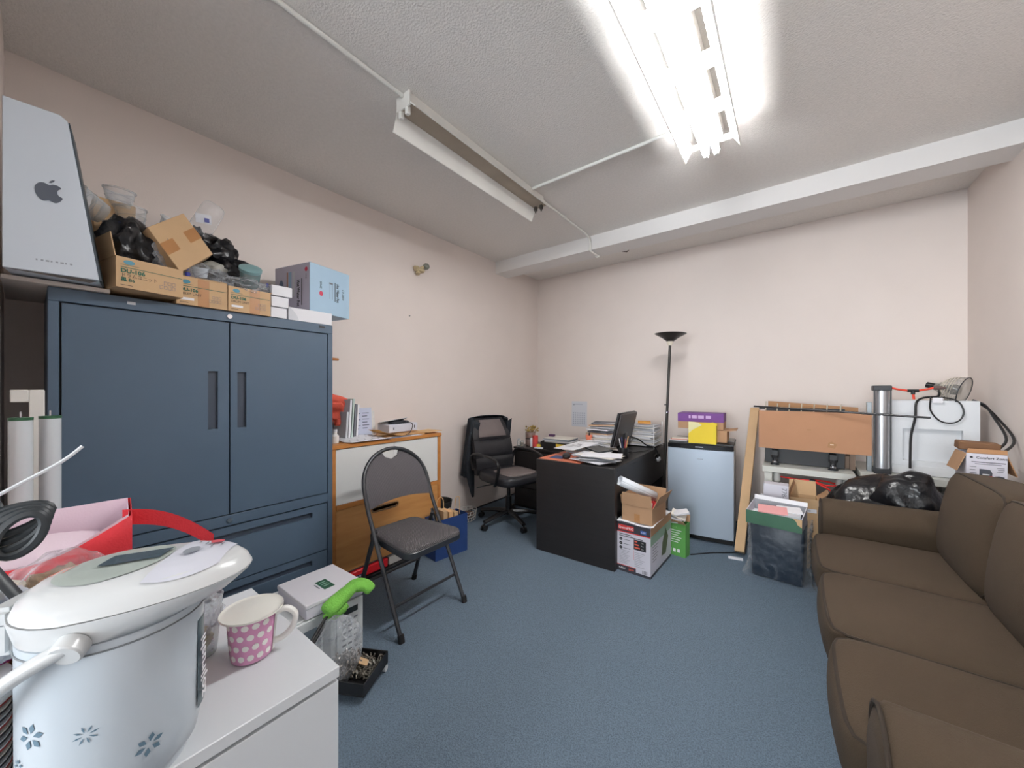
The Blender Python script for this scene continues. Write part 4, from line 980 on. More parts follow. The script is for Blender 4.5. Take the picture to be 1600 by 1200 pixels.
# light blue water pot carton
wb = thing('water_pot_carton', 'light blue and lilac hot water pot carton on top of the steel cabinet', 'box', (-2.253, 1.0, ZT+.074), math.radians(13))
BLU = M('light_blue', (168, 196, 216), .5, var=.02); LIL = M('lilac_grey', (196, 192, 208), .5)
ob('carton', G().box(-.315, 0, 0, 0, .286, .29), BLU, wb, bevel=.002)
rectd((-.315, 0, 0), EX, EZ, .002, .002, .313, .288, LIL, wb, 'side_panel_print', lift=.001, **L)
o = (-.315, 0, 0)
rectd(o, EX, EZ, .11, .10, .125, .25, M('skin_print', (180, 140, 128), .6), wb, 'picture', lift=.0016, **L); rectd(o, EX, EZ, .127, .10, .155, .25, M('sky_print', (150, 180, 205), .6), wb, 'picture', lift=.0016, **L); rectd(o, EX, EZ, .165, .10, .185, .25, PAPER2, wb, 'picture', lift=.0016, **L)
decal([(-.315+.06+.022*math.cos(a), 0, .16+.05*math.sin(a)) for a in [2*pi*i/16 for i in range(16)]], M('pot_print', (96, 112, 138), .6), wb, 'picture', world=False, lift=.0016)
decal([(-.315+.085+.035*math.cos(a), 0, .02+.07*(1+math.sin(a))*.6) for a in [2*pi*i/16 for i in range(16)]], M('pot_print2', (150, 156, 172), .6), wb, 'picture', world=False, lift=.0012)
text('Hot Water Pot', .034, INK, (-.315+.205, 0, .195), (0, 0, -1), EX, wb, 'LEFT', world=False, bold=.001, lift=.002, wscale=.75)
rectd(o, EX, EZ, .243, .04, .250, .20, INK, wb, 'small_print', lift=.0016, **L)
decal([(-.315+.285+.012*math.cos(a), 0, .25+.014*math.sin(a)) for a in [2*pi*i/16 for i in range(16)]], M('pink_logo', (206, 70, 96), .5), wb, 'round_logo', world=False, lift=.0016); text('GINE', .014, INK, (-.315+.28, 0, .225), (0, 0, -1), EX, wb, 'LEFT', world=False, lift=.002)
o = (0, 0, 0); EYd = (0, 1, 0)
decal([(0, .075+.013*math.cos(a), .12+.015*math.sin(a)) for a in [2*pi*i/16 for i in range(16)]], M('pink_logo', (206, 70, 96), .5), wb, 'round_logo', world=False)
text('GINE', .02, INK, (0, .069, .142), (0, 0, 1), (0, -1, 0), wb, 'LEFT', world=False) if False else text('GINE', .02, INK, (0, .066, .195), (0, 0, -1), (0, 1, 0), wb, 'LEFT', world=False)
text('Hot Water Pot', .026, INK, (0, .185, .205), (0, 0, -1), (0, 1, 0), wb, 'LEFT', world=False, bold=.0008, wscale=.72); text('CP-3809', .024, INK, (0, .225, .18), (0, 0, -1), (0, 1, 0), wb, 'LEFT', world=False, wscale=.8)
rectd(o, EYd, EZ, .172, .09, .177, .21, INK, wb, 'small_print', **L)
rectd(o, EYd, EZ, .135, .10, .137, .20, INKG, wb, 'outline_print', **L); rectd(o, EYd, EZ, .153, .10, .155, .20, INKG, wb, 'outline_print', **L); rectd(o, EYd, EZ, .132, .192, .158, .202, INKG, wb, 'outline_print', **L)
# computer carton with the apple emblem
u_ = Vector((.14, .99, 0)).normalized(); nb = Vector((-u_.y, u_.x, 0))
B1 = Vector((-2.087, .161, 1.705)); W0 = .218; Hh = .578; W1 = .142
mc = thing('computer_carton', 'tall white wedge shaped computer carton with a grey apple emblem above the cabinet', 'box', tuple(B1-u_*W0/2+nb*.12))
IM = M('computer_white', (214, 224, 234), .4)
sideq = [(-W0, 0), (0, 0), (-W0+W1-.0, Hh-.016), (-W0+W1-.018, Hh), (-W0, Hh+.002)]
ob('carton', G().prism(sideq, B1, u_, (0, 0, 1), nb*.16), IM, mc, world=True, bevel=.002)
ob('back_edge', G().prism([(0, .0), (.006, .0), (-W0+W1+.004, Hh-.016), (-W0+W1-.002, Hh-.016)], B1+nb*.008, u_, (0, 0, 1), nb*.15), M('carton_shade', (72, 82, 88), .5), mc, world=True, smooth=0, label='sloping side coloured dark for its shade')  # shade beside the front panel put into a dark colour
def emb(pts, name): return decal([B1+u_*(-W0*.545+a*.034)+Vector((0, 0, .292+b*.036)) for a, b in pts], M('emblem_grey', (92, 100, 112), .4), mc, name, lift=.0015)
ap = []
import math as _m
# silhouette of an apple with a bite on its right
for (a, b) in ((0, .62), (.28, .74), (.58, .72), (.83, .52), (.62, .30), (.55, .02), (.66, -.26), (.92, -.42), (.76, -.78), (.46, -1.04), (.2, -1.0), (0, -.92), (-.2, -1.0), (-.46, -1.04), (-.78, -.66), (-.92, -.18), (-.88, .28), (-.66, .62), (-.34, .74)): ap.append((a, b))
sm = [(p.x, p.y) for p in smoothpath([(a, b, 0) for a, b in ap], 4, closed=True)]
emb(list(reversed(sm)) if False else sm, 'emblem')
emb([(.0, .82), (.16, .86), (.32, 1.0), (.40, 1.2), (.22, 1.16), (.07, 1.02)], 'emblem_leaf')
for k in range(8): rectd(B1-u_*W0+Vector((0, 0, .04)), u_, EZ, .07+.011*k, 0, .074+.011*k+.002*(k % 3), .006, M('faint_print', (160, 170, 182), .5), mc, 'small_print')
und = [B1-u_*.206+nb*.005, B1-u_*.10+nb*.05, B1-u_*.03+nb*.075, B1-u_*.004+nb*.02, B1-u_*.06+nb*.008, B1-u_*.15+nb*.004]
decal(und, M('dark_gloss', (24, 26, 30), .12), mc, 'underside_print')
# clear tubs and bags
def tub(name, label, c, r0, r1, h, rot, mat=CLEAR, n=20, sq=1):
    t = thing(name, label, 'plastic tub', c); t.rotation_euler = rot
    ob('cup', G().lathe([(r0*.3, .001), (r0, 0), (r1, h), (r1*1.07, h), (r1*1.07, h+.004), (r1*.98, h+.003), (r0*.95, .006)], n), mat, t, smooth=50)
    for k in range(3): ob('ridge', G().tube([((r0+(r1-r0)*z)*1.01*math.cos(2*pi*i/n), (r0+(r1-r0)*z)*1.01*math.sin(2*pi*i/n), h*z) for i in range(n) for z in [(.3, .6, .97)[k]]], .0016, 5, closed=True), mat, t)
    return t
tub('clear_tub', 'clear plastic tub on its side behind the computer carton', (-2.40, .195, 2.06), .045, .062, .09, (1.25, .2, .35))
tub('clear_tub', 'upright clear plastic tub at the top of the heap over the cabinet', (-2.44, .25, 2.12), .038, .052, .075, (.0, .1, 0))
tub('clear_tub', 'clear plastic tub standing in the heap below the topmost tub', (-2.42, .29, 2.03), .04, .055, .09, (.1, .0, .2))
tub('clear_tub', 'tilted clear plastic tub behind the tilted brown carton', (-2.46, .42, 2.02), .05, .075, .10, (-.35, .55, 0))
tub('clear_tub', 'ribbed clear plastic tub with a blue tag left of the tilted brown carton', (-2.42, .35, 1.97), .06, .068, .07, (.1, .1, .3))
BT = M('blue_tag', (62, 70, 160), .45, var=.1, vscale=30)
for k, (c, lab) in enumerate((((-2.28, .235, 1.995), 'blue tag on the black bag in the left drum carton'), ((-2.37, .385, 1.995), 'blue tag on the ribbed clear tub'), ((-2.235, .44, 1.855), 'upper blue tag in the clear bag of the middle drum carton'), ((-2.225, .445, 1.825), 'lower blue tag in the clear bag of the middle drum carton'), ((-2.24, .775, 1.85), 'blue tag at the right end of the clear bag'))):
    solo('blue_tag', G().at(c, (.2, .1, .3*k)).pillow((0, 0, 0), (.012, .024, .022), k=5, n=3), BT, lab, 'tag')
solo('brown_carton', G().box(-2.62, .17, 1.98, -2.42, .30, 2.14), CARD2, 'brown carton standing at the back behind the computer carton', 'box', bevel=.002)
solo('brown_carton', G().box(-2.66, .14, ZT, -2.47, .34, 1.975), CARDIN, 'dim brown carton under the heap at the back of the cabinet top', 'box', bevel=.002)
solo('black_bag', G().crumple((-2.33, .262, 1.90), (.105, .085, .125), 5, .42, 1.6, 4, floor=1.705, fine=.08), BAGB, 'black plastic bag stuffed in the left drum carton', 'plastic bag', smooth=70)
solo('clear_bag', G().crumple((-2.31, .36, 1.90), (.07, .06, .085), 8, .5, 2.2, 4, fine=.2), CLEARG, 'crumpled clear bag over the black bag in the left drum carton', 'plastic bag', smooth=70)
solo('dark_packing', G().crumple((-2.235, .37, 1.81), (.035, .06, .03), 15, .5, 2.5, 3, fine=.2), M('packing_green', (60, 84, 74), .4, bump=.5, col2=(120, 124, 118), vscale=30), 'crumpled green and grey packing at the front of the left drum carton', 'packing', smooth=70)
# tilted brown carton
TA, TB_, TD = Vector((-2.235, 0.312, 1.999)), Vector((-2.340, 0.453, 2.145)), Vector((-2.185, 0.414, 1.820))
tu, tv = TB_-TA, TD-TA; tn = tu.cross(tv).normalized()
if tn.x < 0: tn = -tn
tc_ = thing('tilted_carton', 'brown carton with two tape strips lying tilted on the heap over the cabinet', 'box', tuple(TA+(tu+tv)/2-tn*.06))
ob('carton', G().prism([(0, 0), (1, 0), (1, 1), (0, 1)], TA-tn*.06, tu, tv, tn*.06), CARD2, tc_, world=True, bevel=.002)
for (p0, p1, q0, q1) in ((.0, .34, .36, .62), (.66, 1.0, .34, .60)):
    decal([TA+tu*p0+tv*q0, TA+tu*p1+tv*q0, TA+tu*p1+tv*q1, TA+tu*p0+tv*q1] if (tu.cross(tv)).dot(tn) > 0 else [TA+tu*p0+tv*q0, TA+tu*p0+tv*q1, TA+tu*p1+tv*q1, TA+tu*p1+tv*q0], TAPE, tc_, 'tape')
solo('clear_bag', G().crumple((-2.30, .515, 1.835), (.085, .10, .055), 21, .45, 2.2, 4, fine=.25), CLEAR2, 'clear bag of packing lying in the middle drum carton', 'plastic bag', smooth=70)
tub('clear_tub', 'small milky tub inside the clear bag of the middle drum carton', (-2.235, .495, 1.825), .024, .03, .04, (.1, .25, 0), MCLEAR('milky_clear', (215, 222, 228), .55, .2, .1, 20))
solo('clear_bag', G().crumple((-2.28, .69, 1.822), (.075, .095, .045), 33, .5, 2.4, 4, fine=.25), CLEAR2, 'clear bag of packing lying in the right drum carton', 'plastic bag', smooth=70)
solo('black_bag', G().crumple((-2.43, .585, 2.015), (.075, .085, .078), 40, .45, 1.9, 4, fine=.18).crumple((-2.46, .71, 1.99), (.03, .06, .02), 41, .5, 2, 3), BAGB, 'upper black plastic bag with a flattened tail on the heap', 'plastic bag', smooth=70) if False else None
ub = thing('black_bag', 'upper black plastic bag with a flattened tail behind the tilted carton', 'plastic bag', (-2.43, .60, 1.94))
ob('bag', G().crumple((-2.47, .60, 2.03), (.075, .088, .078), 40, .45, 1.9, 4, fine=.18), BAGB, ub, world=True, smooth=70)
ob('tail', G().crumple((-2.46, .71, 1.99), (.03, .065, .022), 41, .5, 2, 3, fine=.2), BAGB, ub, world=True, smooth=70)
ob('neck', G().crumple((-2.48, .53, 2.075), (.035, .035, .06), 42, .5, 2, 3, fine=.2), BAGB, ub, world=True, smooth=70)
solo('black_bag', G().crumple((-2.45, .635, 1.89), (.08, .085, .085), 44, .45, 1.9, 4, fine=.18), BAGB, 'lower black plastic bag with a pale label behind the right drum carton', 'plastic bag', smooth=70)
solo('pale_packing', G().crumple((-2.395, .585, 1.925), (.03, .05, .026), 47, .5, 2.4, 3, fine=.2), M('pale_packing', (170, 168, 160), .4, bump=.4), 'pale crumpled packing between the two black bags', 'packing', smooth=70)
# clear sleeve with white card sticking up
sv = thing('clear_sleeve', 'clear plastic sleeve with a white card sticking up at the top of the heap', 'plastic bag', (-2.44, .52, 2.08)); sv.rotation_euler = (math.radians(-22), math.radians(12), 0)
ob('sleeve', G().pillow((0, 0, .10), (.02, .10, .20), k=5, crown=(.012, 0, 0), n=8), CLEAR, sv, smooth=60)
ob('card', G().at((.0, -.012, .10), (.5, 0, 0)).box(-.003, -.032, -.022, .003, .032, .022), PAPER, sv)
ob('blue_stamp', G().at((.004, .0, .10), (.5, 0, 0)).box(-.003, -.008, -.01, .003, .012, .01), BT, sv)
# teal lidded jar
tj = thing('teal_jar', 'teal lidded plastic jar lying tilted in the right drum carton', 'jar', (-2.31, .715, 1.845)); tj.rotation_euler = (math.radians(8), math.radians(38), 0)
ob('jar', G().lathe([(.036, 0), (.042, .01), (.046, .085), (.044, .09)], 24), MCLEAR('teal_clear', (130, 158, 158), .55, .2, .1, 20), tj, smooth=50)
ob('lid', G().lathe([(.050, .086), (.051, .102), (.042, .106), (.0, .104)], 24), M('teal_lid', (128, 164, 166), .4), tj, smooth=50)
# ================================================================ FOREGROUND CHEST TOP
ZC0 = .736
# electric water pot: front points along the picture's right, long axis a
ax_ = Vector((.60, .80, 0)).normalized(); ay_ = Vector((-ax_.y, ax_.x, 0))
POT = M('pot_enamel', (196, 206, 214), .3, coat=.3); POTW = M('pot_white', (208, 211, 212), .28, coat=.3); POTG = M('pot_lid_grey', (168, 178, 172), .4)
wp = thing('water_pot', 'white electric hot water pot with a swing handle and blue flower print', 'water pot', (-.790, .080, ZC0), math.atan2(ax_.y, ax_.x))
def ring(a0, a1, b, z, n=40, sq=2.0, front=0):
    o = []
    for k in range(n):
        q = 2*pi*k/n; c, s_ = math.cos(q), math.sin(q)
        e = 2/sq; x = math.copysign(abs(c)**e, c); y = math.copysign(abs(s_)**e, s_)
        o.append((x*(a1 if c > 0 else a0), y*b, z))
    return o
def loft(rows):
    n = len(rows[0]); vs = [p for r in rows for p in r]; fs = []
    for i in range(len(rows)-1):
        for k in range(n): fs.append((i*n+k, i*n+(k+1) % n, (i+1)*n+(k+1) % n, (i+1)*n+k))
    fs += [tuple(range(n-1, -1, -1)), tuple((len(rows)-1)*n+k for k in range(n))]
    return G().add(vs, fs)
ob('body', loft([ring(.078, .078, .078, 0), ring(.080, .080, .080, .012), ring(.088, .088, .088, .02), ring(.092, .096, .092, .06), ring(.093, .098, .092, .18), ring(.093, .099, .092, .230), ring(.090, .094, .089, .2315)]), POT, wp, smooth=60)
def tilt(rows): return [[(x, y, z+.105*(x-.0)) for (x, y, z) in r] for r in rows]
# collar and lid, sloping up towards the spout
col = [ring(.093, .100, .0925, .2325), ring(.097, .142, .095, .246), ring(.099, .164, .099, .259), ring(.098, .168, .099, .263)]
ob('collar', loft([[(x, y, z+(.07*max(0, x))*((z-.2325)/.03)) for x, y, z in r] for r in col]), POTW, wp, smooth=60)
def lid(x, y, z): return (x, y, z+.07*max(0, x)*.95+.02*(x < 0)*0)
ob('lid', loft([[lid(*p) for p in r] for r in (ring(.096, .167, .098, .2645), ring(.092, .162, .094, .276), ring(.078, .147, .082, .289), ring(.05, .12, .055, .2965), ring(.02, .05, .02, .299))]), POTW, wp, smooth=60)
LR = ((.0005, .0005, .0005, .299), (.02, .05, .02, .299), (.05, .12, .055, .2965), (.078, .147, .082, .289), (.092, .162, .094, .276))
def onlid(x, y):   # height of the lid surface
    lo, hi = 0.0, 4.0
    def row(t):
        i = min(int(t), 3); f_ = t-i; return [LR[i][k]+(LR[i+1][k]-LR[i][k])*f_ for k in range(4)]
    for _ in range(22):
        m = (lo+hi)/2; r = row(m)
        if (x/(r[0] if x < 0 else r[1]))**2+(y/r[2])**2 > 1: lo = m
        else: hi = m
    return row(hi)[3]+.07*max(0, x)*.95
def lidpatch(fn, mat, name, parent, nu=10, nv=10, up=.0015, label=None):
    def f(u, v):
        x, y = fn(u, v); return (x, y, onlid(x, y)+up)
    return ob(name, G().grid(f, nu, nv), mat, parent, smooth=70, label=label)
lidpatch(lambda u, v: (.0+.064*math.cos(2*pi*u)*v, .060*math.sin(2*pi*u)*v), POTG, 'lid_panel', wp, 28, 8)
lidpatch(lambda u, v: (-.015+.072*u, -.017+.036*v+.004*u), M('pot_window', (70, 84, 92), .25), 'lid_lever', wp, 8, 4, .004, 'dark lid lever window')
lidpatch(lambda u, v: (.066+.074*u, (-.5+v)*.145*math.sqrt(max(0, 1-u*u*.8))), M('pot_panel', (206, 208, 218), .4), 'control_panel', wp, 10, 8, .002)
lidpatch(lambda u, v: (.092+.010*math.cos(2*pi*u)*v, -.004+.013*math.sin(2*pi*u)*v), M('pot_button', (138, 144, 152), .4), 'button', wp, 16, 3, .005)
lidpatch(lambda u, v: (.112+.008*math.cos(2*pi*u)*v, .030+.013*math.sin(2*pi*u)*v), M('pot_red', (214, 90, 100), .4), 'button', wp, 16, 3, .005, 'red unlock button')
for k, (x, y) in enumerate(((.086, .03), (.099, .018), (.112, .004), (.082, .04), (.122, .012))):
    lidpatch(lambda u, v, x=x, y=y: (x+.003*u, y+.010*v), RED if k in (3,) else INKG, 'panel_print', wp, 2, 2, .004)
for k in range(3): lidpatch(lambda u, v, k=k: (-.082+.012*k+.003*u, -.012+.03*v), M('pot_warn', (232, 150, 130), .5), 'panel_print', wp, 2, 3, .002)
# rear hinge block
ob('hinge', G().box(-.118, -.04, .205, -.088, .04, .268), POTW, wp, bevel=.006, segs=2)
ob('hinge_seam', G().box(-.1185, -.0405, .246, -.095, .0405, .2475), M('seam_grey', (120, 126, 130), .5), wp)
ob('seam', G().tube([(x*1.003, y*1.003, z) for x, y, z in ring(.0932, .0993, .0923, .2195)], .0012, 5, closed=True), M('seam_grey', (150, 156, 160), .5), wp)
# carrying handle, swung down to the back
hp_ = [(.012, -.099,   .240), (-.03, -.105, .218), (-.075, -.104, .182), (-.115, -.082, .148), (-.134, -.04, .130), (-.137, 0, .126), (-.134, .04, .130), (-.115, .082, .148), (-.075, .104, .182), (-.03, .105, .218), (.012, .099, .240)]
ob('carry_handle', G().tube(smoothpath(hp_, 5), .0115, 10, flat=.8), POTW, wp, smooth=60)
for sg in (-1, 1): ob('pivot', G().cyl((.012, sg*.090,   .240), (.012, sg*.107, .232), .017, 18), POTW, wp, bevel=.002)
# water gauge strip with the maker's name running up it
ob('gauge_panel', G().grid(lambda u, v: (.0965*math.cos(-.50+.36*u), -.0985*abs(math.sin(-.50+.36*u))*.98-.0, .045+.165*v), 8, 4), M('gauge_dark', (74, 92, 100), .3), wp, smooth=60) if False else None
def bodyang(q, z, r=1.012):  # point on the body at angle q
    c, s_ = math.cos(q), math.sin(q); return Vector((c*(.0975 if c > 0 else .093), s_*.092, 0))*r+Vector((0, 0, z))
ob('gauge_panel', G().grid(lambda u, v: tuple(bodyang(-.02+.30*u, .062+.135*v)), 6, 4), M('gauge_dark', (74, 92, 100), .3), wp, smooth=60)
ob('gauge_window', G().grid(lambda u, v: tuple(bodyang(.32+.2*u, .095+.105*v, 1.01)), 6, 4), M('gauge_lilac', (176, 150, 172), .2), wp, smooth=60)
pm = bodyang(.13, .072, 1.03); tq = .13
tx = text('zojirushi', .030, M('print_white', (238, 238, 240), .5), tuple(pm-Vector((-math.sin(tq), math.cos(tq), 0))*-.006), (0, 0, 1), (math.sin(tq), -math.cos(tq), 0), wp, 'LEFT', world=False, bold=.0006, wscale=.95)
FL = M('flower_blue', (96, 124, 142), .5)
for (q, z, r, n) in ((-1.95, .128, .017, 6), (-1.35, .120, .012, 8), (-2.18, .088, .009, 6), (-1.85, .066, .012, 8), (-1.5, .058, .012, 6), (-.75, .070, .015, 6), (-1.15, .05, .010, 8), (-2.1, .04, .012, 6), (-1.7, .025, .012, 6), (-1.0, .022, .012, 8)):
    g = G()
    for k in range(n):
        a = 2*pi*k/n+.3; w_ = .22 if n == 6 else .09
        P = []
        for (t_, o_) in ((.25, 0), (.65, w_), (1, 0), (.65, -w_)):
            u = r*(t_*math.cos(a)-o_*math.sin(a)); v = r*(t_*math.sin(a)+o_*math.cos(a))
            P.append(tuple(bodyang(q+u/.092, z+v, 1.006)))
        g.add(P, [(0, 1, 2, 3)])
    ob('flower_print', g, FL, wp, smooth=0)
# polka dot mug with a white lid
mg = thing('polka_dot_mug', 'pink mug with white polka dots and a white lid on the chest', 'mug', (-.898, .283, ZC0), math.radians(62))
PINK = M('mug_pink', (214, 150, 190), .3, coat=.4); MW = M('mug_white', (232, 232, 228), .3, coat=.3)
ob('cup', G().lathe([(.030, 0), (.036, .002), (.038, .01), (.044, .085), (.0445, .088), (.041, .088), (.036, .012), (.0, .01)], 40), PINK, mg, smooth=50)
ob('handle', G().tube(smoothpath([(.041, 0, .078), (.062, 0, .082), (.078, 0, .066), (.074, 0, .042), (.058, 0, .024), (.038, 0, .018)], 5), .0075, 10, flat=.8), MW, mg, smooth=60)
ob('handle_strip', G().grid(lambda u, v: tuple((Vector((math.cos(-.30+.60*u), math.sin(-.30+.60*u), 0))*(.0384+.0062*(.004+v*.084-.01)/.075+.0006))+Vector((0, 0, .004+v*.083))), 6, 6), MW, mg, smooth=60, label='white strip beside the handle')
def mugpt(q, z): r = .038+.006*(z-.01)/.075+.0007; return (r*math.cos(q), r*math.sin(q), z)
for i in range(13):
    for j in range(4):
        q = .62+(2*pi-1.24)*(i+.5*(j % 2))/12; z = .016+.021*j
        if q > 2*pi-.5: continue
        ob('dot', G().add([mugpt(q+.0062/.041*math.cos(a), z+.0062*math.sin(a)) for a in [2*pi*k/12 for k in range(12)]], [tuple(range(12))]), MW, mg, smooth=0)
ob('lid', G().lathe([(.0, .100), (.03, .098), (.046, .095), (.052, .0945), (.056, .0965), (.0565, .093), (.052, .0905), (.042, .0885), (.0, .0885)], 40), M('lid_white', (222, 222, 214), .4), mg, smooth=50)
# clear jar behind the pot spout
cj = thing('clear_jar', 'clear plastic cup of wrapped bits behind the water pot spout', 'cup', (-.985, .215, ZC0))
ob('cup', G().lathe([(.028, .0), (.03, .002), (.040, .115), (.041, .118), (.039, .118), (.028, .004)], 28), CLEAR, cj, smooth=50)
ob('gold_foil', G().crumple((0, 0, .03), (.022, .022, .024), 51, .4, 2, 3), M('gold_foil', (170, 150, 92), .35, .4, bump=.5), cj)
ob('clear_film', G().crumple((0, 0, .085), (.033, .033, .04), 52, .45, 2.5, 4, fine=.2), CLEAR2, cj, smooth=70)
# stack of striped cups at the left edge
for k in range(14):
    z = ZC0+.0105*k
    cdk = thing('paper_bowl', 'white paper bowl with coloured rim line, %s from the bottom of the nested stack' % ORD[k], 'bowl', (-.905, -.068, z), 0, 'nested paper bowls')
    ob('bowl', G().lathe([(.036, 0), (.052, .010), (.0535, .0105), (.0535, .012), (.050, .0118), (.034, .0015)], 28), (PAPERW, PAPER, PAPER2)[k % 3], cdk, smooth=40)
    ob('rim_line', G().tube([(.0532*math.cos(2*pi*i/28), .0532*math.sin(2*pi*i/28), .0088) for i in range(28)], .0016, 5, closed=True), (INK, M('rim_red', (150, 62, 60), .5), INK)[k % 3], cdk)
# patterned tin on the bowls
tn_ = thing('patterned_carton', 'small carton with blue teal and orange shapes behind the water pot handle', 'box', (-.955, -.055, ZC0+.151), math.radians(30))
ob('carton', G().box(-.045, -.045, 0, .045, .045, .105), M('cream_print', (222, 214, 190), .5), tn_, bevel=.002)
for (f_, pts, c, nme) in ((0, ((.3, .75), (.5, .45), (.9, .40), (1, .72), (1, 1), (.4, 1)), (62, 76, 160), 'blue'), (0, ((.0, .3), (.45, .42), (.6, .1), (.3, 0), (0, 0)), (60, 156, 160), 'teal'), (0, ((.72, .0), (.98, .0), (.98, .38), (.78, .3)), (205, 112, 70), 'orange'), (1, ((.05, .0), (.35, .1), (.3, .6), (.05, .7)), (205, 112, 70), 'orange'), (1, ((.4, .35), (.95, .5), (.95, .95), (.45, .9)), (62, 76, 160), 'blue'), (1, ((.45, .0), (.95, .0), (.95, .3), (.6, .28)), (150, 60, 120), 'plum')):
    mt = M('shape_'+nme, c, .5)
    if f_ == 0: P = [(-.045+.09*a, -.0458, .105*b) for a, b in pts]
    else: P = [(.0458, -.045+.09*a, .105*b) for a, b in pts]
    g = G(); g.add(P, [tuple(range(len(P)))]); ob('printed_shape', g, mt, tn_, smooth=0)
# red shopping bag
rb_ = thing('red_bag', 'red fabric shopping bag with a white lining and a strap behind the water pot', 'bag', (-1.07, .0, ZC0), math.radians(-6))
REDB = M('red_fabric', (214, 48, 58), .7, bump=.15, bscale=300); LINB = M('bag_lining', (226, 205, 216), .8, bump=.1, bscale=300)
hx, hy, hz_ = .085, .125, .32
def bagside(u, v, top):
    # closed loop round the bag
    P = [(-hx, -hy), (hx, -hy), (hx, hy), (-hx, hy)]; k = int(u*4) % 4; t_ = u*4-int(u*4)
    a, b = P[k], P[(k+1) % 4]; x = a[0]+(b[0]-a[0])*t_; y = a[1]+(b[1]-a[1])*t_
    sag = -.045*(k == 1)*math.sin(t_*pi)-.02*(k == 1)*(1-t_)
    return (x*(1-.06*v)+.004*math.sin(y*40), y, .003+(top+sag-.003)*v)
solid(ob('body', G().grid(lambda u, v: bagside(u*.9999, v, hz_), 48, 10), REDB, rb_, smooth=50), .0015)
ob('lining', G().grid(lambda u, v: tuple(Vector(bagside(u*.9999, .25+.755*v, hz_))*1 + Vector((-.004 if bagside(u*.9999, .5, hz_)[0] > 0 else .004, -.004 if bagside(u*.9999, .5, hz_)[1] > 0 else .004, 0))), 48, 8), LINB, rb_, smooth=50)
ob('hem', G().tube([tuple(Vector(bagside(k/48, 1, hz_))+Vector((0, 0, -.012))) for k in range(48)], .010, 6, closed=True, flat=.25), REDB, rb_) if False else None
ob('base', G().box(-hx+.004, -hy+.004, .0, hx-.004, hy-.004, .004), REDB, rb_)
ob('strap', G().grid(lambda u, v: (hx*.4+.02*u, hy-.012+.135*u, hz_-.012-.050*u-.03*u*u+.012*math.sin(u*pi)+.030*(v-.5)), 12, 3), REDB, rb_, smooth=60)
ob('inner_cloth', G().pillow((0, 0, .20), (.15, .22, .14), k=5, crown=(0, 0, .02), n=8), LINB, rb_, smooth=60)
# bag of dried things and white plastic
DRY = M('dried_brown', (112, 88, 62), .8, bump=.8, col2=(180, 150, 110), vscale=26)
db = thing('dried_food_bag', 'clear bag of brown dried mushrooms in front of the red bag', 'bag', (-.93, .025, ZC0+.16))
ob('contents', G().crumple((-.95, .03, .945), (.05, .045, .045), 61, .4, 2.2, 4, fine=.3), DRY, db, world=True, smooth=70)
ob('clear_bag', G().crumple((-.955, .03, .95), (.062, .06, .07), 62, .22, 1.6, 4, fine=.08), MCLEAR('clear_bag_soft', (214, 206, 212), .06, .1, .9, 22), db, world=True, smooth=70)
ob('bag_base', G().pillow((-.955, .03, .82), (.12, .10, .168), k=5, n=6), DRY, db, world=True, smooth=60)
solo('white_plastic_bag', G().crumple((-.90, -.035, .955), (.045, .045, .05), 66, .3, 1.8, 4, fine=.15), MCLEAR('white_bag', (206, 212, 220), .55, .2, .8, 24), 'crumpled whitish plastic bag at the left edge behind the pot', 'plastic bag', smooth=70)
# black flat cable, bundled
ck = thing('bundled_cable', 'bundled flat black cable held by a white zip tie hanging at the left edge', 'cable', (-.93, -.03, 1.02))
FC = M('flat_cable', (40, 46, 50), .45)
ob('hanging_cable', G().tube(smoothpath([(-.95, -.075, 1.40), (-.93, -.062, 1.27), (-.92, -.052, 1.18), (-.915, -.035, 1.125), (-.91, -.03, 1.11)], 5), [.011]*21, 8, flat=.45), FC, ck, world=True)
for k in range(4):
    cc = Vector((-.905+.006*k, -.020+.004*k, 1.098-.006*k)); r1 = .040-.006*k
    ob('coil', G().tube([tuple(cc+Vector((.35*r1*math.cos(a), r1*math.cos(a)*1.0, (.018+.003*k)*math.sin(a)+.012*math.cos(a)))) for a in [2*pi*i/24 for i in range(24)]], .006, 6, closed=True, flat=.6), FC, ck, world=True)
ob('tail', G().tube(smoothpath([(-.905, -.052, 1.085), (-.88, -.03, 1.04), (-.86, -.005, .99), (-.85, .012, .955), (-.85, .018, .93)], 5), .008, 8, flat=.5), FC, ck, world=True)
ob('zip_tie', G().tube(smoothpath([(-.93, -.075, 1.10), (-.91, -.045, 1.125), (-.905, -.01, 1.15), (-.90, .03, 1.178), (-.90, .052, 1.20)], 5), .0026, 6), M('zip_white', (214, 218, 222), .4), ck, world=True)
ob('zip_head', G().at((-.905, -.038, 1.128), (0, 0, .3)).cbox((0, 0, 0), (.01, .012, .008)), M('zip_white', (214, 218, 222), .4), ck, world=True)
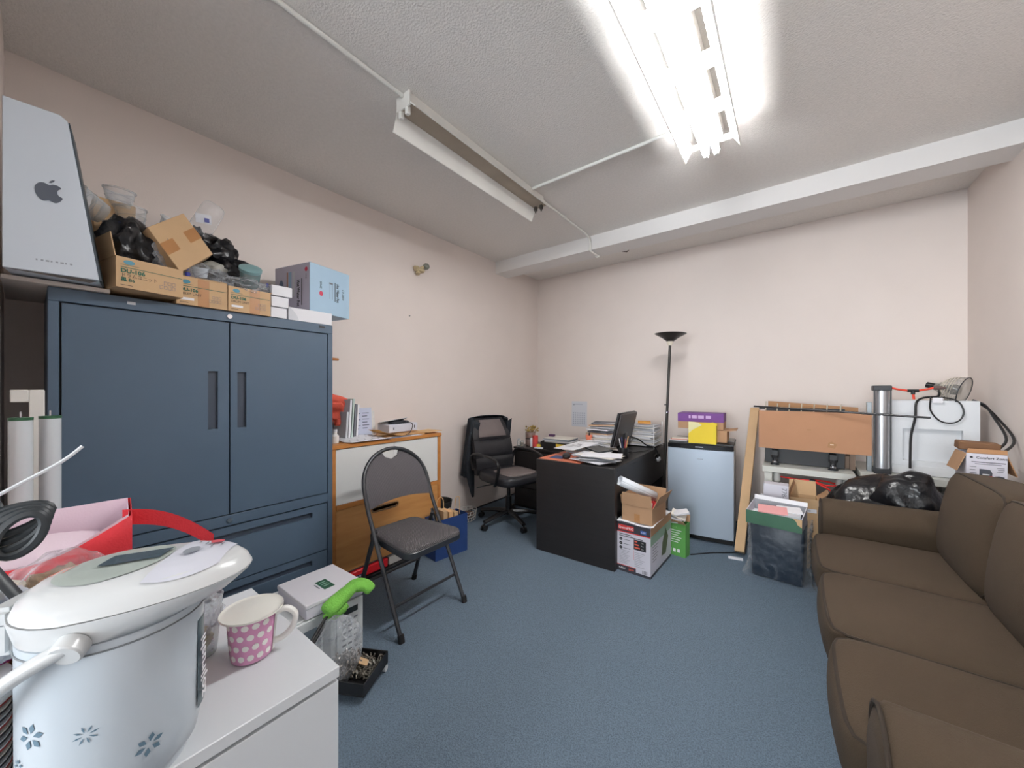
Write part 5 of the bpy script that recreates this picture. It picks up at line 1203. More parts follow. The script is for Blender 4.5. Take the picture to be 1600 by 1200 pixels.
# ================================================================ FLOOR BETWEEN CHEST AND CABINET
mw = thing('microwave', 'white microwave oven on the floor in front of the steel cabinet', 'microwave', (-1.84, .76, 0))
MWM = M('microwave_white', (206, 210, 210), .4)
ob('case', G().box(-2.02, .53, .012, -1.672, .985, .295), MWM, mw, world=True, bevel=.004)
dr_ = ob('door', G().box(-1.671, .532, .016, -1.655, .85, .292), MWM, mw, world=True, bevel=.004)
ob('window', G().box(-1.6552, .56, .06, -1.6535, .765, .25), M('oven_window', (120, 132, 142), .2), dr_, world=True)
ob('handle_slot', G().box(-1.6552, .79, .05, -1.6535, .825, .26), M('slot_grey', (168, 172, 172), .4), dr_, world=True)
pn = ob('control_panel', G().box(-1.671, .853, .016, -1.656, .983, .292), MWM, mw, world=True, bevel=.003)
ob('display', G().box(-1.6562, .885, .235, -1.6545, .955, .262), M('display_black', (22, 24, 26), .15), pn, world=True)
for r in range(6):
    for c in range(3): ob('button', G().box(-1.6562, .88+.028*c, .205-.028*r, -1.6545, .898+.028*c, .213-.028*r), INKG if r < 4 else INK, pn, world=True)
for x in (-1.98, -1.70):
    for y in (.57, .945): ob('foot', G().cyl((x, y, 0), (x, y, .012), .014, 10), RUBBER, mw, world=True)
mb = thing('white_gift_box', 'low white lidded box with a green label on the microwave', 'box', (-1.80, .85, .297), math.radians(1))
ob('base', G().box(-.142, -.132, 0, .142, .132, .05), BW, mb, bevel=.002)
ob('lid', G().box(-.145, -.135, .045, .145, .135, .064), M('lid_paper', (222, 220, 226), .55), mb, bevel=.003)
decal([(-.02, -.02, .064), (.075, -.02, .064), (.075, .03, .064), (-.02, .03, .064)], M('label_green', (26, 84, 58), .5), mb, 'label', world=False)
for k in range(3): decal([(.0+.02*k, -.01, .0649), (.008+.02*k, -.01, .0649), (.008+.02*k, .018, .0649), (.0+.02*k, .018, .0649)], M('label_pale', (150, 190, 168), .5), mb, 'small_print', world=False)
decal([(.0, -.034, .064), (.05, -.034, .064), (.05, -.028, .064), (.0, -.028, .064)], INKG, mb, 'small_print', world=False)
gl = thing('green_cloth', 'bright green microfibre cloth draped over the corner of the white gift box', 'cloth', (-1.62, .87, .33))
GC = M('microfibre_green', (122, 190, 78), .95, bump=.6, bscale=160, var=.1, vscale=20)
ob('cloth', G().tube(smoothpath([(-1.60, .775, .325), (-1.605, .82, .345), (-1.615, .875, .362), (-1.625, .92, .372), (-1.61, .965, .362), (-1.585, .985, .335)], 5), [.026, .036, .04, .04, .04, .04, .039, .038, .037, .036, .035, .033, .032, .032, .033, .035, .036, .037, .036, .035, .034, .034, .034, .033, .03, .022], 14, flat=.8), GC, gl, world=True, smooth=70)
ob('fold', G().crumple((-1.598, .82, .315), (.022, .05, .03), 71, .4, 2, 3), GC, gl, world=True, smooth=70)
for k, lab in enumerate(('upper black cord running from the green cloth behind the white chest', 'lower black cord running from the green cloth behind the white chest')):
    solo('black_cable', G().tube(smoothpath([(-1.60+.0*k, .79, .318-.018*k), (-1.56, .72, .285-.018*k), (-1.52, .65, .24-.018*k), (-1.49, .58, .18-.016*k), (-1.48, .54, .10)], 5), .0075, 8), BLACK, lab, 'cord')
# black tray with bag of metal bits
bt_ = thing('black_tray', 'black plastic tray of small metal parts on the carpet by the microwave', 'tray', (-1.50, .88, 0), math.radians(28))
ob('tray', G().box(-.075, -.10, .03, .075, .10, .036).box(-.075, -.10, .036, -.07, .10, .085).box(.07, -.10, .036, .075, .10, .085).box(-.07, -.10, .036, .07, -.095, .085).box(-.07, .095, .036, .07, .10, .085), BLACK, bt_, bevel=.001)
ob('foot', G().box(-.20, -.05, .0, .02, .09, .028), RUBBER, bt_, bevel=.004)
ob('caster', G().cyl((.06, .085, .014), (.075, .085, .014), .014, 12), M('caster_grey', (190, 194, 196), .4), bt_)
random.seed(11)
gg = G()
for k in range(260):
    c = (random.uniform(-.055, .055), random.uniform(-.03, .085), random.uniform(.045, .078)); gg.at(c, (random.random()*3, random.random()*3, random.random()*3)); gg.box(-.006, -.0025, -.002, .006, .0025, .002)
st = ob('metal_parts', gg, M('bits_metal', (178, 172, 160), .35, .6, col2=(90, 84, 76), vscale=90), bt_, smooth=0); st['kind'] = 'stuff'
ob('card_scrap', G().at((.0, .02, .082), (.3, .5, .4)).box(-.02, -.014, 0, .02, .014, .004), CARD2, bt_)
pb = thing('parts_bag', 'clear plastic bag half full of small metal parts leaning on the microwave', 'plastic bag', (-1.555, .80, .03))
ob('bag', G().crumple((-1.56, .80, .16), (.07, .10, .13), 81, .3, 1.7, 4, floor=.02, fine=.2), CLEAR2, pb, world=True, smooth=70)
gg = G()
for k in range(420):
    a, b = random.gauss(0, .4), random.gauss(0, .4); c = (-1.53+.04*max(-1, min(1, a)), .83+.06*max(-1, min(1, b)), random.uniform(.085, .145)); gg.at(c, (random.random()*3, random.random()*3, random.random()*3)); gg.box(-.007, -.003, -.0025, .007, .003, .0025)
st = ob('metal_parts', gg, M('bits_metal2', (196, 190, 184), .35, .5, col2=(110, 102, 96), vscale=90), pb, world=True, smooth=0); st['kind'] = 'stuff'
# teal power tool
tt = thing('power_tool', 'teal cordless power tool with a black battery behind the white chest', 'tool', (-2.06, .42, 0))
TE = M('tool_teal', (54, 118, 134), .45)
ob('case', G().box(-2.20, .30, .0, -2.06, .46, .16), M('tool_dark', (44, 62, 70), .5), tt, world=True, bevel=.006)
ob('housing', G().tube(smoothpath([(-2.02, .36, .20), (-2.04, .44, .215), (-2.06, .53, .235), (-2.09, .60, .24)], 4), [.04]*4+[.045]*5+[.05]*4, 12), TE, tt, world=True)
ob('grip', G().tube([(-2.05, .50, .22), (-2.02, .50, .10), (-2.0, .50, .0)], [.03, .028, .032], 10), TE, tt, world=True)
ob('battery', G().at((-1.99, .47, .245), (.15, .3, .9)).cbox((0, 0, 0), (.10, .06, .05)), BLACK, tt, world=True, bevel=.005)
# ================================================================ ON AND AROUND THE DRESSER
DZ = .936
solid(solo('orange_cap', G().crumple((-2.545, 1.305, 1.19), (.035, .055, .09), 91, .4, 1.7, 4, fine=.1).tube([(-2.55, 1.30, DZ), (-2.55, 1.30, 1.12)], .006, 6), M('orange_fabric', (226, 98, 78), .8, bump=.3, bscale=60), 'orange cloth cap hanging over a thin stand beside the steel cabinet', 'cap', smooth=70), .001) if False else None
oc_ = thing('orange_cloth', 'orange cloth hung over a thin stick at the cabinet end of the dresser', 'cloth', (-2.55, 1.30, DZ))
ORF = M('orange_fabric', (226, 98, 78), .8, bump=.3, bscale=60)
solid(ob('cloth', G().grid(lambda u, v: (-2.60+.10*u+.015*math.sin(v*9), 1.245+.15*u*(1-.45*v)+.03*v*(1-u)+.008*math.sin(u*12+v*4), 1.285-.07*u-.24*v*(1-.25*u)), 14, 14), ORF, oc_, world=True, smooth=70), .004)
solid(ob('cloth_fold', G().grid(lambda u, v: (-2.56+.06*u+.012*math.sin(v*8), 1.255+.07*u+.03*v, 1.20-.12*v), 10, 10), ORF, oc_, world=True, smooth=70), .004)
ob('stick', G().cyl((-2.56, 1.30, DZ), (-2.56, 1.285, 1.22), .004, 8), BLACKM, oc_, world=True)
# standing folders and a spiral calendar book
for k, (y, h, t_, m, lab) in enumerate(((1.318, .20, .014, PAPER2, 'grey folder first from the cabinet in the standing row on the dresser'), (1.338, .285, .014, PAPER, 'tall white folder second from the cabinet in the standing row'), (1.358, .29, .010, M('pale_green', (196, 214, 206), .7), 'tall pale green folder third in the standing row on the dresser'), (1.375, .255, .012, INKG, 'grey edged folder fourth in the standing row on the dresser'), (1.394, .25, .012, PAPER, 'white folder fifth in the standing row beside the spiral book'))):
    solo('folder', G().at((-2.55, y, DZ), (-.06, 0, .06)).box(-.11, -t_/2, 0, .11, t_/2, h), m, lab, 'folder', 'standing folders on the dresser')
sp = thing('spiral_book', 'spiral bound booklet with two columns of dark lines standing on the dresser', 'book', (-2.50, 1.475, DZ), math.radians(78)); sp.rotation_euler = (math.radians(0), 0, math.radians(78))
LILP = M('lilac_paper', (192, 198, 218), .7)
ob('pages', G().at((0, 0, 0), (-.12, 0, 0)).box(-.075, -.004, 0, .075, .004, .222), LILP, sp, smooth=0)
for k in range(16): ob('coil_ring', G().at((0, 0, 0), (-.12, 0, 0)).tube([(-.075+.007*math.cos(a), .007*math.sin(a), .012+.0132*k) for a in [2*pi*i/8 for i in range(8)]], .0014, 4, closed=True), BLACKM, sp)
for c in range(2):
    for r in range(6):
        x0_ = -.055+.062*c; zz_ = .176-.022*r+.004*c
        ob('text_line', G().at((0, 0, 0), (-.12, 0, 0)).box(x0_, -.0046, zz_, x0_+.048-.012*(r % 2), -.004, zz_+.005), M('ink_navy', (48, 52, 84), .7), sp, smooth=0)
solo('leaning_page', G().at((-2.61, 1.58, DZ), (0, -.12, 0)).box(-.003, -.075, 0, .003, .075, .19), M('calendar_page', (222, 220, 216), .8, var=.05, vscale=60), 'pale printed page leaning on the wall behind the white carton', 'paper')
pl = thing('spotted_mat', 'white spotted soft mat hanging over the front edge of the dresser top', 'mat', (-2.36, 1.36, DZ))
solid(ob('mat', G().grid(lambda u, v: (-2.53+.255*u, 1.27+.30*v, DZ+.006+.018*math.sin(v*pi)*(1-u)-.0*u+.004*math.sin(u*7)), 12, 12), PAPER, pl, world=True, smooth=60), .004, 1)
for i in range(6):
    for j in range(5):
        x_, y_ = -2.50+.042*i, 1.29+.055*j+.02*(i % 2); u, v = (x_+2.53)/.255, (y_-1.27)/.30
        if v > .95: continue
        ob('spot', G().at((x_, y_, DZ+.0118+.018*math.sin(v*pi)*(1-u)+.004*math.sin(u*7))).add([(.010*math.cos(a), .005*math.sin(a), 0) for a in [2*pi*k/8 for k in range(8)]], [tuple(range(8))]), INKG, pl, world=True, smooth=0)
wcn = thing('white_carton', 'white carton with an open grey lid flap on the dresser', 'box', (-2.52, 1.80, DZ+.022), math.radians(3))
ob('carton', G().box(-.07, -.14, 0, .07, .14, .062), M('carton_bluish', (206, 210, 222), .6), wcn, bevel=.002)
ob('lid_flap', G().add([(-.07, -.14, .063), (.04, -.20, .085), (.05, .05, .105), (-.07, .08, .066), (-.07, -.14, .066), (.04, -.20, .088), (.05, .05, .108), (-.07, .08, .069)], [(0, 1, 2, 3), (7, 6, 5, 4), (0, 4, 5, 1), (1, 5, 6, 2), (2, 6, 7, 3), (3, 7, 4, 0)]), PAPER2, wcn, smooth=0)
ob('dark_content', G().crumple((.01, .0, .07), (.045, .09, .018), 95, .4, 2, 3), M('dark_stuff', (52, 54, 60), .6), wcn)
ob('print_mark', G().box(.0702, -.10, .02, .0712, -.092, .04), INK, wcn); ob('print_mark', G().box(.0702, .105, .02, .0712, .112, .045), INK, wcn)
solo('black_cable', G().tube(smoothpath([(-2.46, 1.84, 1.03), (-2.42, 1.86, 1.02), (-2.39, 1.84, .99), (-2.36, 1.79, .955), (-2.335, 1.74, DZ+.012)], 5), .0035, 6), BLACK, 'thin black cable hanging out of the white carton on the dresser', 'cable')
random.seed(3)
for k in range(6):
    y_ = 1.60+.085*k; 
    solo('envelope', G().at((-2.44+.012*(k % 3), y_, DZ+.002+.0035*(k % 3)), (0, .02*(k % 2), .2*(k % 3)-.2)).box(-.075, -.10, 0, .075, .09, .003), (M('envelope_tan', (206, 158, 104), .8), M('envelope_light', (218, 178, 128), .8))[k % 2], 'tan envelope under the white carton, %s from the cabinet end of the dresser' % ORD[k], 'envelope', 'tan envelopes on the dresser')
solo('curled_envelope', G().grid(lambda u, v: (-2.46+.13*u, 1.50+.19*v, DZ+.012+.05*(1-v)**2+.008*u), 6, 10), M('envelope_orange', (222, 168, 96), .8), 'curled orange envelope beside the spotted mat', 'envelope')
solo('blue_folder', G().at((-2.35, 1.66, DZ+.001), (0, 0, .12)).box(-.04, -.10, 0, .04, .11, .0035), M('blue_grey', (128, 138, 160), .6), 'thin blue grey folder at the front edge of the dresser', 'folder')
solo('white_sheet', G().at((-2.34, 1.76, DZ+.0005), (0, 0, -.08)).box(-.035, -.10, 0, .035, .11, .001), PAPER, 'white sheet lying at the front edge of the dresser top', 'paper')
wp_ = thing('white_bottle', 'small white bottle beside the steel cabinet on the dresser', 'bottle', (-2.40, 1.225, DZ))
ob('bottle', G().lathe([(.022, 0), (.024, .01), (.024, .05), (.012, .062), (.012, .075)], 18), MW, wp_); ob('cap', G().cyl((0, 0, .075), (0, 0, .092), .014, 14), PAPER2, wp_)
# under the dresser: red tool box, grey box ; beside it: blue gift bag, dark bin
rt = thing('red_tool_box', 'red tool box on a black rack under the dresser', 'tool box', (-2.40, 1.42, .02))
ob('case', G().box(-2.59, 1.22, .022, -2.30, 1.56, .082), M('red_box', (206, 30, 40), .4), rt, world=True, bevel=.006)
ob('badge', G().box(-2.2995, 1.29, .03, -2.298, 1.36, .052), M('badge_navy', (40, 44, 76), .4), rt, world=True)
for k in range(3): ob('badge_mark', G().box(-2.298, 1.298+.02*k, .036, -2.2972, 1.308+.02*k, .046), PAPER, rt, world=True)
solo('grey_box', G().box(-2.60, 1.575, .022, -2.31, 1.80, .078), M('grey_carton', (178, 176, 170), .6), 'pale grey box beside the red tool box under the dresser', 'box', bevel=.003)
solo('black_rack', G().box(-2.60, 1.17, 0, -2.285, 2.02, .02), BLACKM, 'flat black rack on the carpet under the dresser', 'rack', bevel=.002)
gbg = thing('blue_gift_bag', 'navy blue paper gift bag holding brown cartons beside the dresser', 'bag', (-2.17, 2.0, 0), math.radians(-8))
NV = M('navy_paper', (34, 62, 118), .55)
g = G(); hx, hy, h = .075, .15, .30
for (a, b) in (((-hx, -hy), (hx, -hy)), ((hx, -hy), (hx, hy)), ((hx, hy), (-hx, hy)), ((-hx, hy), (-hx, -hy))): pass
o_ = [(-hx, -hy), (hx, -hy), (hx, hy), (-hx, hy)]; i_ = [(-hx+.002, -hy+.002), (hx-.002, -hy+.002), (hx-.002, hy-.002), (-hx+.002, hy-.002)]
vs = [(a, b, 0) for a, b in o_]+[(a, b, h) for a, b in o_]+[(a, b, .004) for a, b in i_]+[(a, b, h) for a, b in i_]
fs = [(0, 3, 2, 1), (8, 9, 10, 11)]
for k in range(4):
    j = (k+1) % 4; fs += [(k, j, 4+j, 4+k), (8+j, 8+k, 12+k, 12+j), (4+k, 4+j, 12+j, 12+k)]
ob('bag', g.add(vs, fs), NV, gbg, smooth=0)
ob('handle', G().tube(smoothpath([(.0, -.09, .22), (.0, -.09, .40), (.0, -.07, .445), (.0, -.045, .445), (.0, -.028, .40), (.0, -.028, .22)], 5), .003, 6), M('rope_tan', (222, 180, 128), .7), gbg)
ob('handle', G().tube(smoothpath([(.05, .04, .30), (.05, .05, .42), (.05, .07, .44), (.05, .09, .42), (.05, .09, .30)], 5), .003, 6), M('rope_tan', (222, 180, 128), .7), gbg)
for k in range(3):
    solo('brown_carton', G().at((-2.175+.012*k, 1.955+.045*k, .006), (0, 0, math.radians(-8))).box(-.06, -.018, 0, .055, .018, .345-.012*k), (CARD2, M('peach_card', (226, 178, 128), .8), CARD2)[k], ('brown carton nearest the chair in the navy gift bag', 'peach carton in the middle of the navy gift bag', 'brown carton furthest back in the navy gift bag')[k], 'box', 'cartons in the gift bag', bevel=.001)
wbn = thing('waste_bin', 'dark round waste bin behind the navy gift bag', 'bin', (-2.53, 2.24, 0))
ob('bin', G().lathe([(.085, 0), (.118, .285), (.122, .29), (.115, .29), (.082, .008), (0, .008)], 28), M('bin_dark', (52, 52, 50), .5), wbn, smooth=50)
ob('rim_wire', G().tube([(.112*math.cos(2*pi*i/24), .112*math.sin(2*pi*i/24), .215+.02*math.cos(2*pi*i/24)) for i in range(24)], .002, 5, closed=True), PAPERW, wbn)
wk = thing('wire_basket', 'white wire mesh basket with brown leather bits on the carpet by the wall', 'basket', (-2.575, 2.62, 0))
WW = M('white_wire', (216, 214, 208), .5)
g = G()
for z in (.005, .035, .065, .095): g.tube([((.085+.15*z)*math.cos(2*pi*i/20), (.12+.15*z)*math.sin(2*pi*i/20), z) for i in range(20)], .0025, 5, closed=True)
ob('rim_wires', g, WW, wk)['kind'] = 'stuff'
g = G()
for i in range(20):
    a = 2*pi*i/20
    g.tube([((.085)*math.cos(a), (.12)*math.sin(a), .005), ((.099)*math.cos(a+.16), (.135)*math.sin(a+.16), .095)], .002, 4); g.tube([((.085)*math.cos(a), (.12)*math.sin(a), .005), ((.099)*math.cos(a-.16), (.135)*math.sin(a-.16), .095)], .002, 4)
ob('mesh_wires', g, WW, wk)['kind'] = 'stuff'
ob('leather_bits', G().crumple((.01, .03, .045), (.06, .06, .032), 97, .4, 2, 3), M('leather_brown', (112, 84, 72), .6, col2=(70, 54, 48), vscale=30), wk)
# ================================================================ ON THE DESK
def dpt(x, y, z): 
    c, s_ = math.cos(dr), math.sin(dr); return (-1.335+x*c-y*s_, 3.25+x*s_+y*c, z)
DT = .7305
def sheet(name, label, cat, x, y, z, w_, d_, rz, m, t_=.0012, group=None, tilt=(0, 0)):
    return solo(name, G().at(dpt(x, y, z), (tilt[0], tilt[1], rz)).box(-w_/2, -d_/2, 0, w_/2, d_/2, t_), m, label, cat, group)
sheet('desk_mat', 'orange mat under the papers at the near end of the desk', 'mat', -.13, -.42, DT, .37, .62, 0, M('orange_mat', (206, 116, 86), .6), .002)
sheet('mouse_pad', 'small blue pad beside the mouse on the orange mat', 'pad', -.205, -.60, DT+.0025, .11, .12, .1, M('blue_pad', (62, 82, 124), .6), .003)
ms = thing('computer_mouse', 'black computer mouse on the desk edge', 'mouse', dpt(-.135, -.60, DT+.0025), .5)
ob('shell', G().pillow((0, 0, .018), (.065, .11, .036), k=3, crown=(0, 0, .004), n=8), BLACK, ms, smooth=60); ob('wheel', G().cyl((-.004, .03, .036), (.004, .03, .036), .008, 10), INKG, ms)
PAPS = [PAPER, PAPER2, PAPERW, PAPER]
random.seed(8)
for k in range(16):
    sheet('paper_sheet', 'loose sheet at the near right desk corner, %s from the bottom of its stack' % ORD[k], 'paper', .12+random.uniform(-.045, .045), -.56+random.uniform(-.05, .05), DT+.0028+.0036*k, .30, .21, random.uniform(-.55, .55), PAPS[k % 4], .0018, 'loose sheets at the near desk corner', (random.uniform(-.012, .012), random.uniform(-.012, .012)))
for k in range(18):
    sheet('paper_sheet', 'printed sheet left of the monitor, %s from the bottom of its pile' % ORD[k], 'paper', -.10+random.uniform(-.07, .07), -.28+.035*k+random.uniform(-.05, .05), DT+.003+.0055*k, .30, .22, random.uniform(-.5, .5), PAPS[k % 4], .003, 'printed sheets before the monitor', (random.uniform(-.02, .03), random.uniform(-.02, .02)))
sheet('black_tablet', 'flat black tablet lying on the paper piles', 'tablet', .06, -.40, DT+.062, .14, .20, 1.0, M('tablet', (34, 42, 44), .3), .012, None, (.05, -.06))
lt = solo('printed_letter', G().at(dpt(-.16, -.36, DT+.072), (.10, -.05, -.3)).box(-.12, -.16, 0, .12, .16, .002), PAPER, 'white printed letter on top of the pile before the monitor', 'paper')
for (a, b, c, d) in ((-.06, .0, .05, .012), (-.08, -.03, .07, -.024), (-.03, .04, .02, .052), (-.08, -.06, .02, -.054)): decal([Vector(dpt(-.16, -.36, DT+.0745))+Euler((.10, -.05, -.3)).to_matrix() @ Vector(p) for p in ((a, b, 0), (c, b, 0), (c, d, 0), (a, d, 0))], INK, lt, 'printed_lines', world=True)
# pen cup
pc = thing('pen_cup', 'black round cup of pens on the desk before the monitor', 'cup', dpt(.235, -.30, DT+.0))
ob('cup', G().lathe([(.034, 0), (.036, .004), (.038, .085), (.035, .085), (.033, .006), (.0, .006)], 24), BLACK, pc, smooth=50)
for k, (a, h, c, lab) in enumerate(((.3, .17, (200, 150, 100), 'tan pencil in the black pen cup'), (1.4, .15, (60, 96, 130), 'blue pen in the black pen cup'), (2.4, .16, (36, 36, 40), 'black pen in the black pen cup'), (3.6, .15, (210, 210, 212), 'silver scissors handle in the black pen cup'), (4.6, .165, (40, 50, 90), 'navy pen in the black pen cup'), (5.5, .15, (150, 60, 60), 'red pen in the black pen cup'))):
    p0 = Vector(dpt(.235, -.30, DT+.008)); 
    solo('pen', G().cyl(tuple(p0+Vector((.006*math.cos(a), .006*math.sin(a), 0))), tuple(p0+Vector((.036*math.cos(a), .036*math.sin(a), h))), .0042, 8), M('pen_%d' % k, c, .4), lab, 'pen', 'pens in the cup')
# monitor, seen edge on from behind
mo = thing('monitor', 'thin black monitor tilted back on the desk, seen from behind its edge', 'monitor', dpt(.10, .02, DT), math.radians(4))
MON = M('monitor_back', (58, 54, 55), .4); MONF = M('monitor_front', (24, 24, 27), .3)
tl = math.radians(13)
ob('back', G().at((0, 0, .07), (0, tl, 0)).box(.004, -.25, .0, .022, .25, .29), MON, mo, bevel=.006)
ob('screen', G().at((0, 0, .07), (0, tl, 0)).box(-.018, -.255, -.005, .003, .255, .295), MONF, mo, bevel=.004)
ob('stand_neck', G().at((.02, 0, 0), (0, .1, 0)).box(-.012, -.04, .01, .014, .04, .17), MONF, mo, bevel=.004)
ob('foot', G().lathe([(.10, 0), (.10, .008), (.03, .014)], 28), MONF, mo)
# stack of paper trays with white wire frame at the far end
tr = thing('paper_tray', 'white wire paper tray stack full of papers at the far end of the desk', 'paper tray', dpt(.02, .52, DT))
WWR = M('tray_white', (226, 228, 230), .4)
for k in range(4): ob('shelf', G().box(-.29, -.14, .012+.055*k, .29, .14, .016+.055*k), WWR, tr, smooth=0)
for x in (-.02, .285):
    for y in (-.142, .142): ob('post', G().cyl((x, y, 0), (x, y, .235), .005, 8), WWR, tr)
ob('top_wire', G().tube(smoothpath([(-.02, -.142, .235), (.05, -.142, .24), (.13, -.142, .235)], 4), .005, 8), WWR, tr)
for k in range(22):
    lvl = k // 6; i = k % 6
    sheet('paper_bundle', 'paper bundle in the wire trays, %s up in the %s tray from below' % (ORD[i], ORD[min(lvl, 3)]), 'paper', .02+random.uniform(-.03, .03), .50+random.uniform(-.02, .02), DT+.0175+.055*min(lvl, 3)+.0075*i, .54, .23, random.uniform(-.06, .06), PAPS[k % 4], .0065, 'papers in the wire trays')
sheet('orange_envelope', 'orange envelope on top of the papers at the right end of the trays', 'envelope', .18, .48, DT+.0175+.165+.047, .12, .10, .3, M('envelope_amber', (232, 164, 70), .7), .012, None, (.1, 0))
solo('black_stapler', G().at(dpt(-.02, .48, DT+.0175+.165+.052), (0, 0, .2)).box(-.025, -.02, 0, .025, .02, .032), BLACK, 'small black block on top of the paper trays behind the monitor', 'stapler', bevel=.004)
for k in range(8):
    sheet('paper_bundle', 'rumpled sheaf left of the wire trays, %s from the bottom of its heap' % ORD[k], 'paper', -.22+random.uniform(-.03, .03), .36+.03*k*.5, DT+.052+.021*k, .26, .20, random.uniform(-.4, .4), (PAPER, PAPER2, M('kraft', (206, 170, 140), .8), M('dark_sheaf', (96, 98, 106), .7))[k % 4], .013, 'rumpled papers left of the trays', (random.uniform(-.05, .05), random.uniform(-.05, .05)))
vs_ = solo('orange_tub', G().at(dpt(-.245, .10, DT+.05)).lathe([(.024, 0), (.036, .062), (.033, .062), (.02, .004)], 18), M('orange_tub_m', (236, 132, 100), .5), 'orange tub among the desk papers', 'tub')
solo('black_marker', G().at(dpt(-.245, .10, DT+.085), (.3, .2, 0)).cyl((0, 0, 0), (0, 0, .055), .007, 8), BLACK, 'black marker standing in the orange tub', 'marker')
# cable bundle out of the port
solo('black_cable', G().tube(smoothpath([dpt(.16, .10, .86), dpt(.22, .16, .83), dpt(.27, .24, .77), dpt(.315, .33, .745), dpt(.332, .37, .70), dpt(.338, .38, .655), dpt(.328, .40, .635)], 5), .006, 8), BLACK, 'black monitor cable running over the desk edge into the cable port', 'cable')
solo('black_cable', G().tube(smoothpath([dpt(.13, .0, .735), dpt(.2, -.08, .738), dpt(.27, .05, .738), dpt(.30, .18, .737), dpt(.29, .27, .738)], 5), .004, 8), BLACK, 'thin black cable lying on the desk top behind the monitor', 'cable')
solo('plug_cluster', G().crumple(dpt(.33, .43, .618), (.015, .05, .02), 99, .4, 2, 3), PAPER2, 'pale plug lying in the oval cable port of the desk', 'plug')
solo('tower_case', G().at(dpt(.205, -.52, 0), (0, 0, dr)).box(-.09, -.15, 0, .09, .15, .42), M('tower_black', (26, 27, 32), .4), 'black computer tower on the floor under the near end of the desk', 'computer', bevel=.004)
# ================================================================ ON THE DRAWER UNIT
UZ = .661
bx = thing('file_tray', 'black letter tray with a yellow label and papers on the drawer unit', 'tray', (-1.93, 3.44, UZ))
ob('tray', G().box(-.20, -.13, 0, .135, -.125, .075).box(-.20, .12, 0, .135, .125, .085).box(-.20, -.125, 0, -.195, .12, .08).box(.13, -.125, 0, .135, .12, .08).box(-.195, -.125, 0, .13, .12, .004), DESK, bx, smooth=0)
YLB = M('label_yellow', (226, 190, 62), .6)
rectd((-.20, -.13, 0), EX, EZ, .19, .022, .30, .066, YLB, bx, 'yellow_label', **L)
for k in range(12):
    solo('paper_bundle', G().at((-1.955+random.uniform(-.02, .02), 3.44+random.uniform(-.01, .01), UZ+.006+.0095*k), (random.uniform(-.02, .02), random.uniform(-.02, .02), random.uniform(-.08, .08))).box(-.15, -.10, 0, .15, .10, .009), (PAPER, PAPER2, M('slate_paper', (128, 136, 146), .7), PAPERW)[k % 4], 'sheaf in the black letter tray, %s from the bottom of its pile' % ORD[k], 'paper', 'papers in the letter tray')
solo('yellow_box', G().box(-2.18, 3.31, UZ, -2.115, 3.345, UZ+.042), YLB, 'small yellow box on the front edge of the drawer unit', 'box', bevel=.002)
solo('white_dish', G().box(-2.19, 3.275, UZ, -2.09, 3.305, UZ+.016), PAPER, 'flat white packet before the yellow box on the drawer unit', 'packet', bevel=.003)
jr = thing('brown_jar', 'brown jar holding a bunch of dried yellow flowers on the drawer unit', 'jar', (-2.335, 3.42, UZ))
ob('jar', G().lathe([(.05, 0), (.056, .01), (.056, .075), (.05, .085), (.056, .09), (.056, .15), (.05, .155)], 24), M('jar_brown', (128, 106, 98), .3, var=.2, vscale=20), jr, smooth=50)
ob('band', G().lathe([(.057, .078), (.058, .082), (.057, .086)], 24), BLACKM, jr)
DF = M('dried_yellow', (206, 180, 96), .8, col2=(120, 92, 50), vscale=50); DS = M('dried_stem', (150, 124, 78), .8)
random.seed(5)
fl_ = G(); fs_ = G()
for k in range(34):
    a = random.random()*6.28; r = random.uniform(.01, .06); h = random.uniform(.17, .225); x_ = r*math.cos(a)+.03*(k % 2); y_ = r*math.sin(a)
    fs_.at().tube([(x_*.4, y_*.4, .13), (x_, y_, h)], .0018, 4)
    fl_.at().crumple((x_, y_, h), (.011, .011, .010), k, .4, 2, 1)
ob('stems', fs_, DS, jr)['kind'] = 'stuff'; ob('flower_heads', fl_, DF, jr)['kind'] = 'stuff'
solo('red_tin', G().at((-2.235, 3.37, UZ)).lathe([(.03, 0), (.03, .125), (.027, .127), (0, .127)], 20), M('tin_red', (206, 70, 66), .4), 'red tin beside the brown jar on the drawer unit', 'tin')
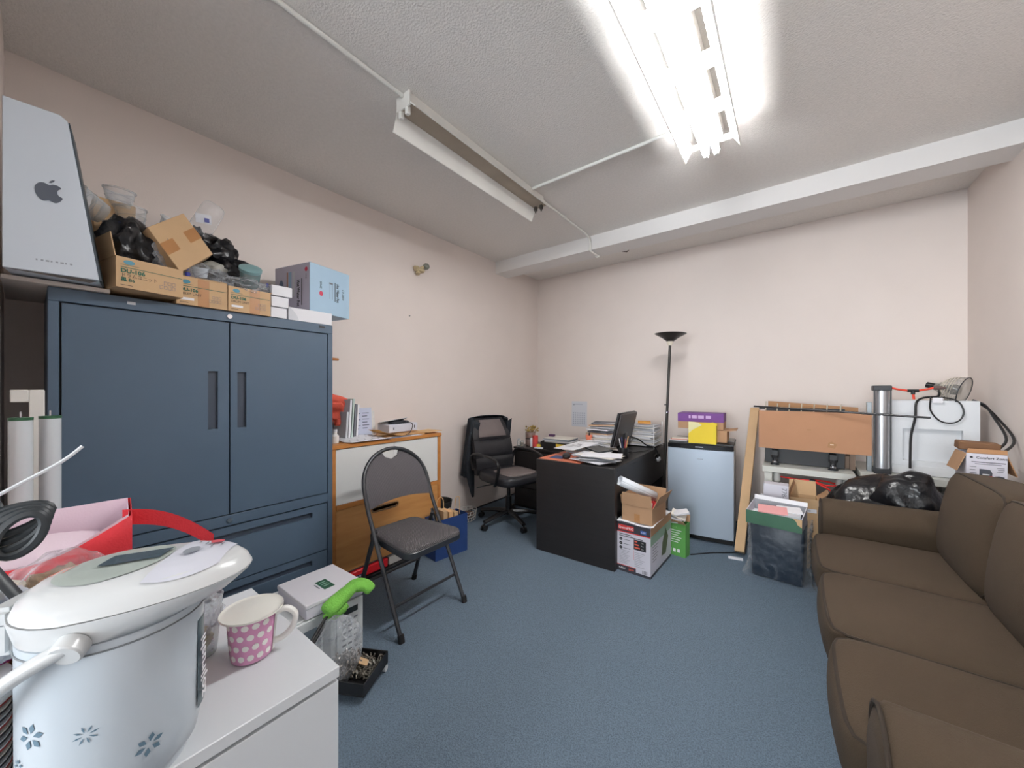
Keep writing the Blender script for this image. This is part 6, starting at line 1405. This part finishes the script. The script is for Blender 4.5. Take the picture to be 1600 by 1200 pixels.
solo('white_packet', G().box(-2.285, 3.335, UZ, -2.262, 3.36, UZ+.10), PAPER, 'narrow white packet standing before the brown jar', 'packet', bevel=.003)
solo('plastic_bag', G().crumple((-2.12, 3.43, UZ+.06), (.05, .05, .05), 55, .35, 2, 3, floor=UZ+.002), MCLEAR('milky_bag', (222, 214, 214), .55, .2, .6, 24), 'milky plastic bag beside the red tin', 'plastic bag', smooth=70)
solo('purple_box', G().at((-2.07, 3.45, UZ+.122)).box(-.03, -.02, 0, .03, .02, .022), M('purple_dark', (86, 56, 92), .5), 'small dark purple box on the paper pile', 'box', bevel=.002)
for k, (x_, lab) in enumerate(((-2.42, 'small clear glass jar at the left end of the drawer unit'), (-2.375, 'small glass jar of dark beads beside the clear jar'))):
    j = thing('glass_jar', lab, 'jar', (x_, 3.315, UZ))
    ob('jar', G().lathe([(.018, 0), (.02, .004), (.02, .055), (.014, .066)], 18), MCLEAR('jar_glass', (206, 214, 214), .2, .05, .1, 10), j, smooth=50)
    ob('lid' if k == 0 else 'beads', G().lathe([(.015, .066), (.016, .08), (0, .081)] if k == 0 else [(.0, .004), (.016, .006), (.016, .045), (0, .05)], 14), PAPER2 if k == 0 else M('beads', (92, 80, 70), .5, col2=(190, 170, 140), vscale=120), j)
# wall calendar
cl_ = thing('wall_calendar', 'pale paper calendar sheet taped to the back wall above the desk', 'calendar', (-2.10, YB-.003, .83))
ob('sheet', G().grid(lambda u, v: (-2.205+.21*u, YB-.0035-.003*math.sin(v*5), .83+.315*v), 4, 6), M('calendar_paper', (214, 216, 222), .8), cl_, world=True)
for i in range(6):
    for j in range(7): ob('day_box', G().box(-2.185+.025*j, YB-.0085, .86+.026*i, -2.170+.025*j, YB-.0078, .878+.026*i), M('calendar_ink', (178, 182, 194), .8), cl_, world=True, smooth=0)
ob('title_line', G().box(-2.19, YB-.0085, 1.105, -2.05, YB-.0078, 1.115), M('calendar_ink', (178, 182, 194), .8), cl_, world=True, smooth=0)
ob('pin', G().cyl((-2.17, YB-.012, 1.10), (-2.17, YB-.004, 1.10), .004, 8), INK, cl_, world=True)
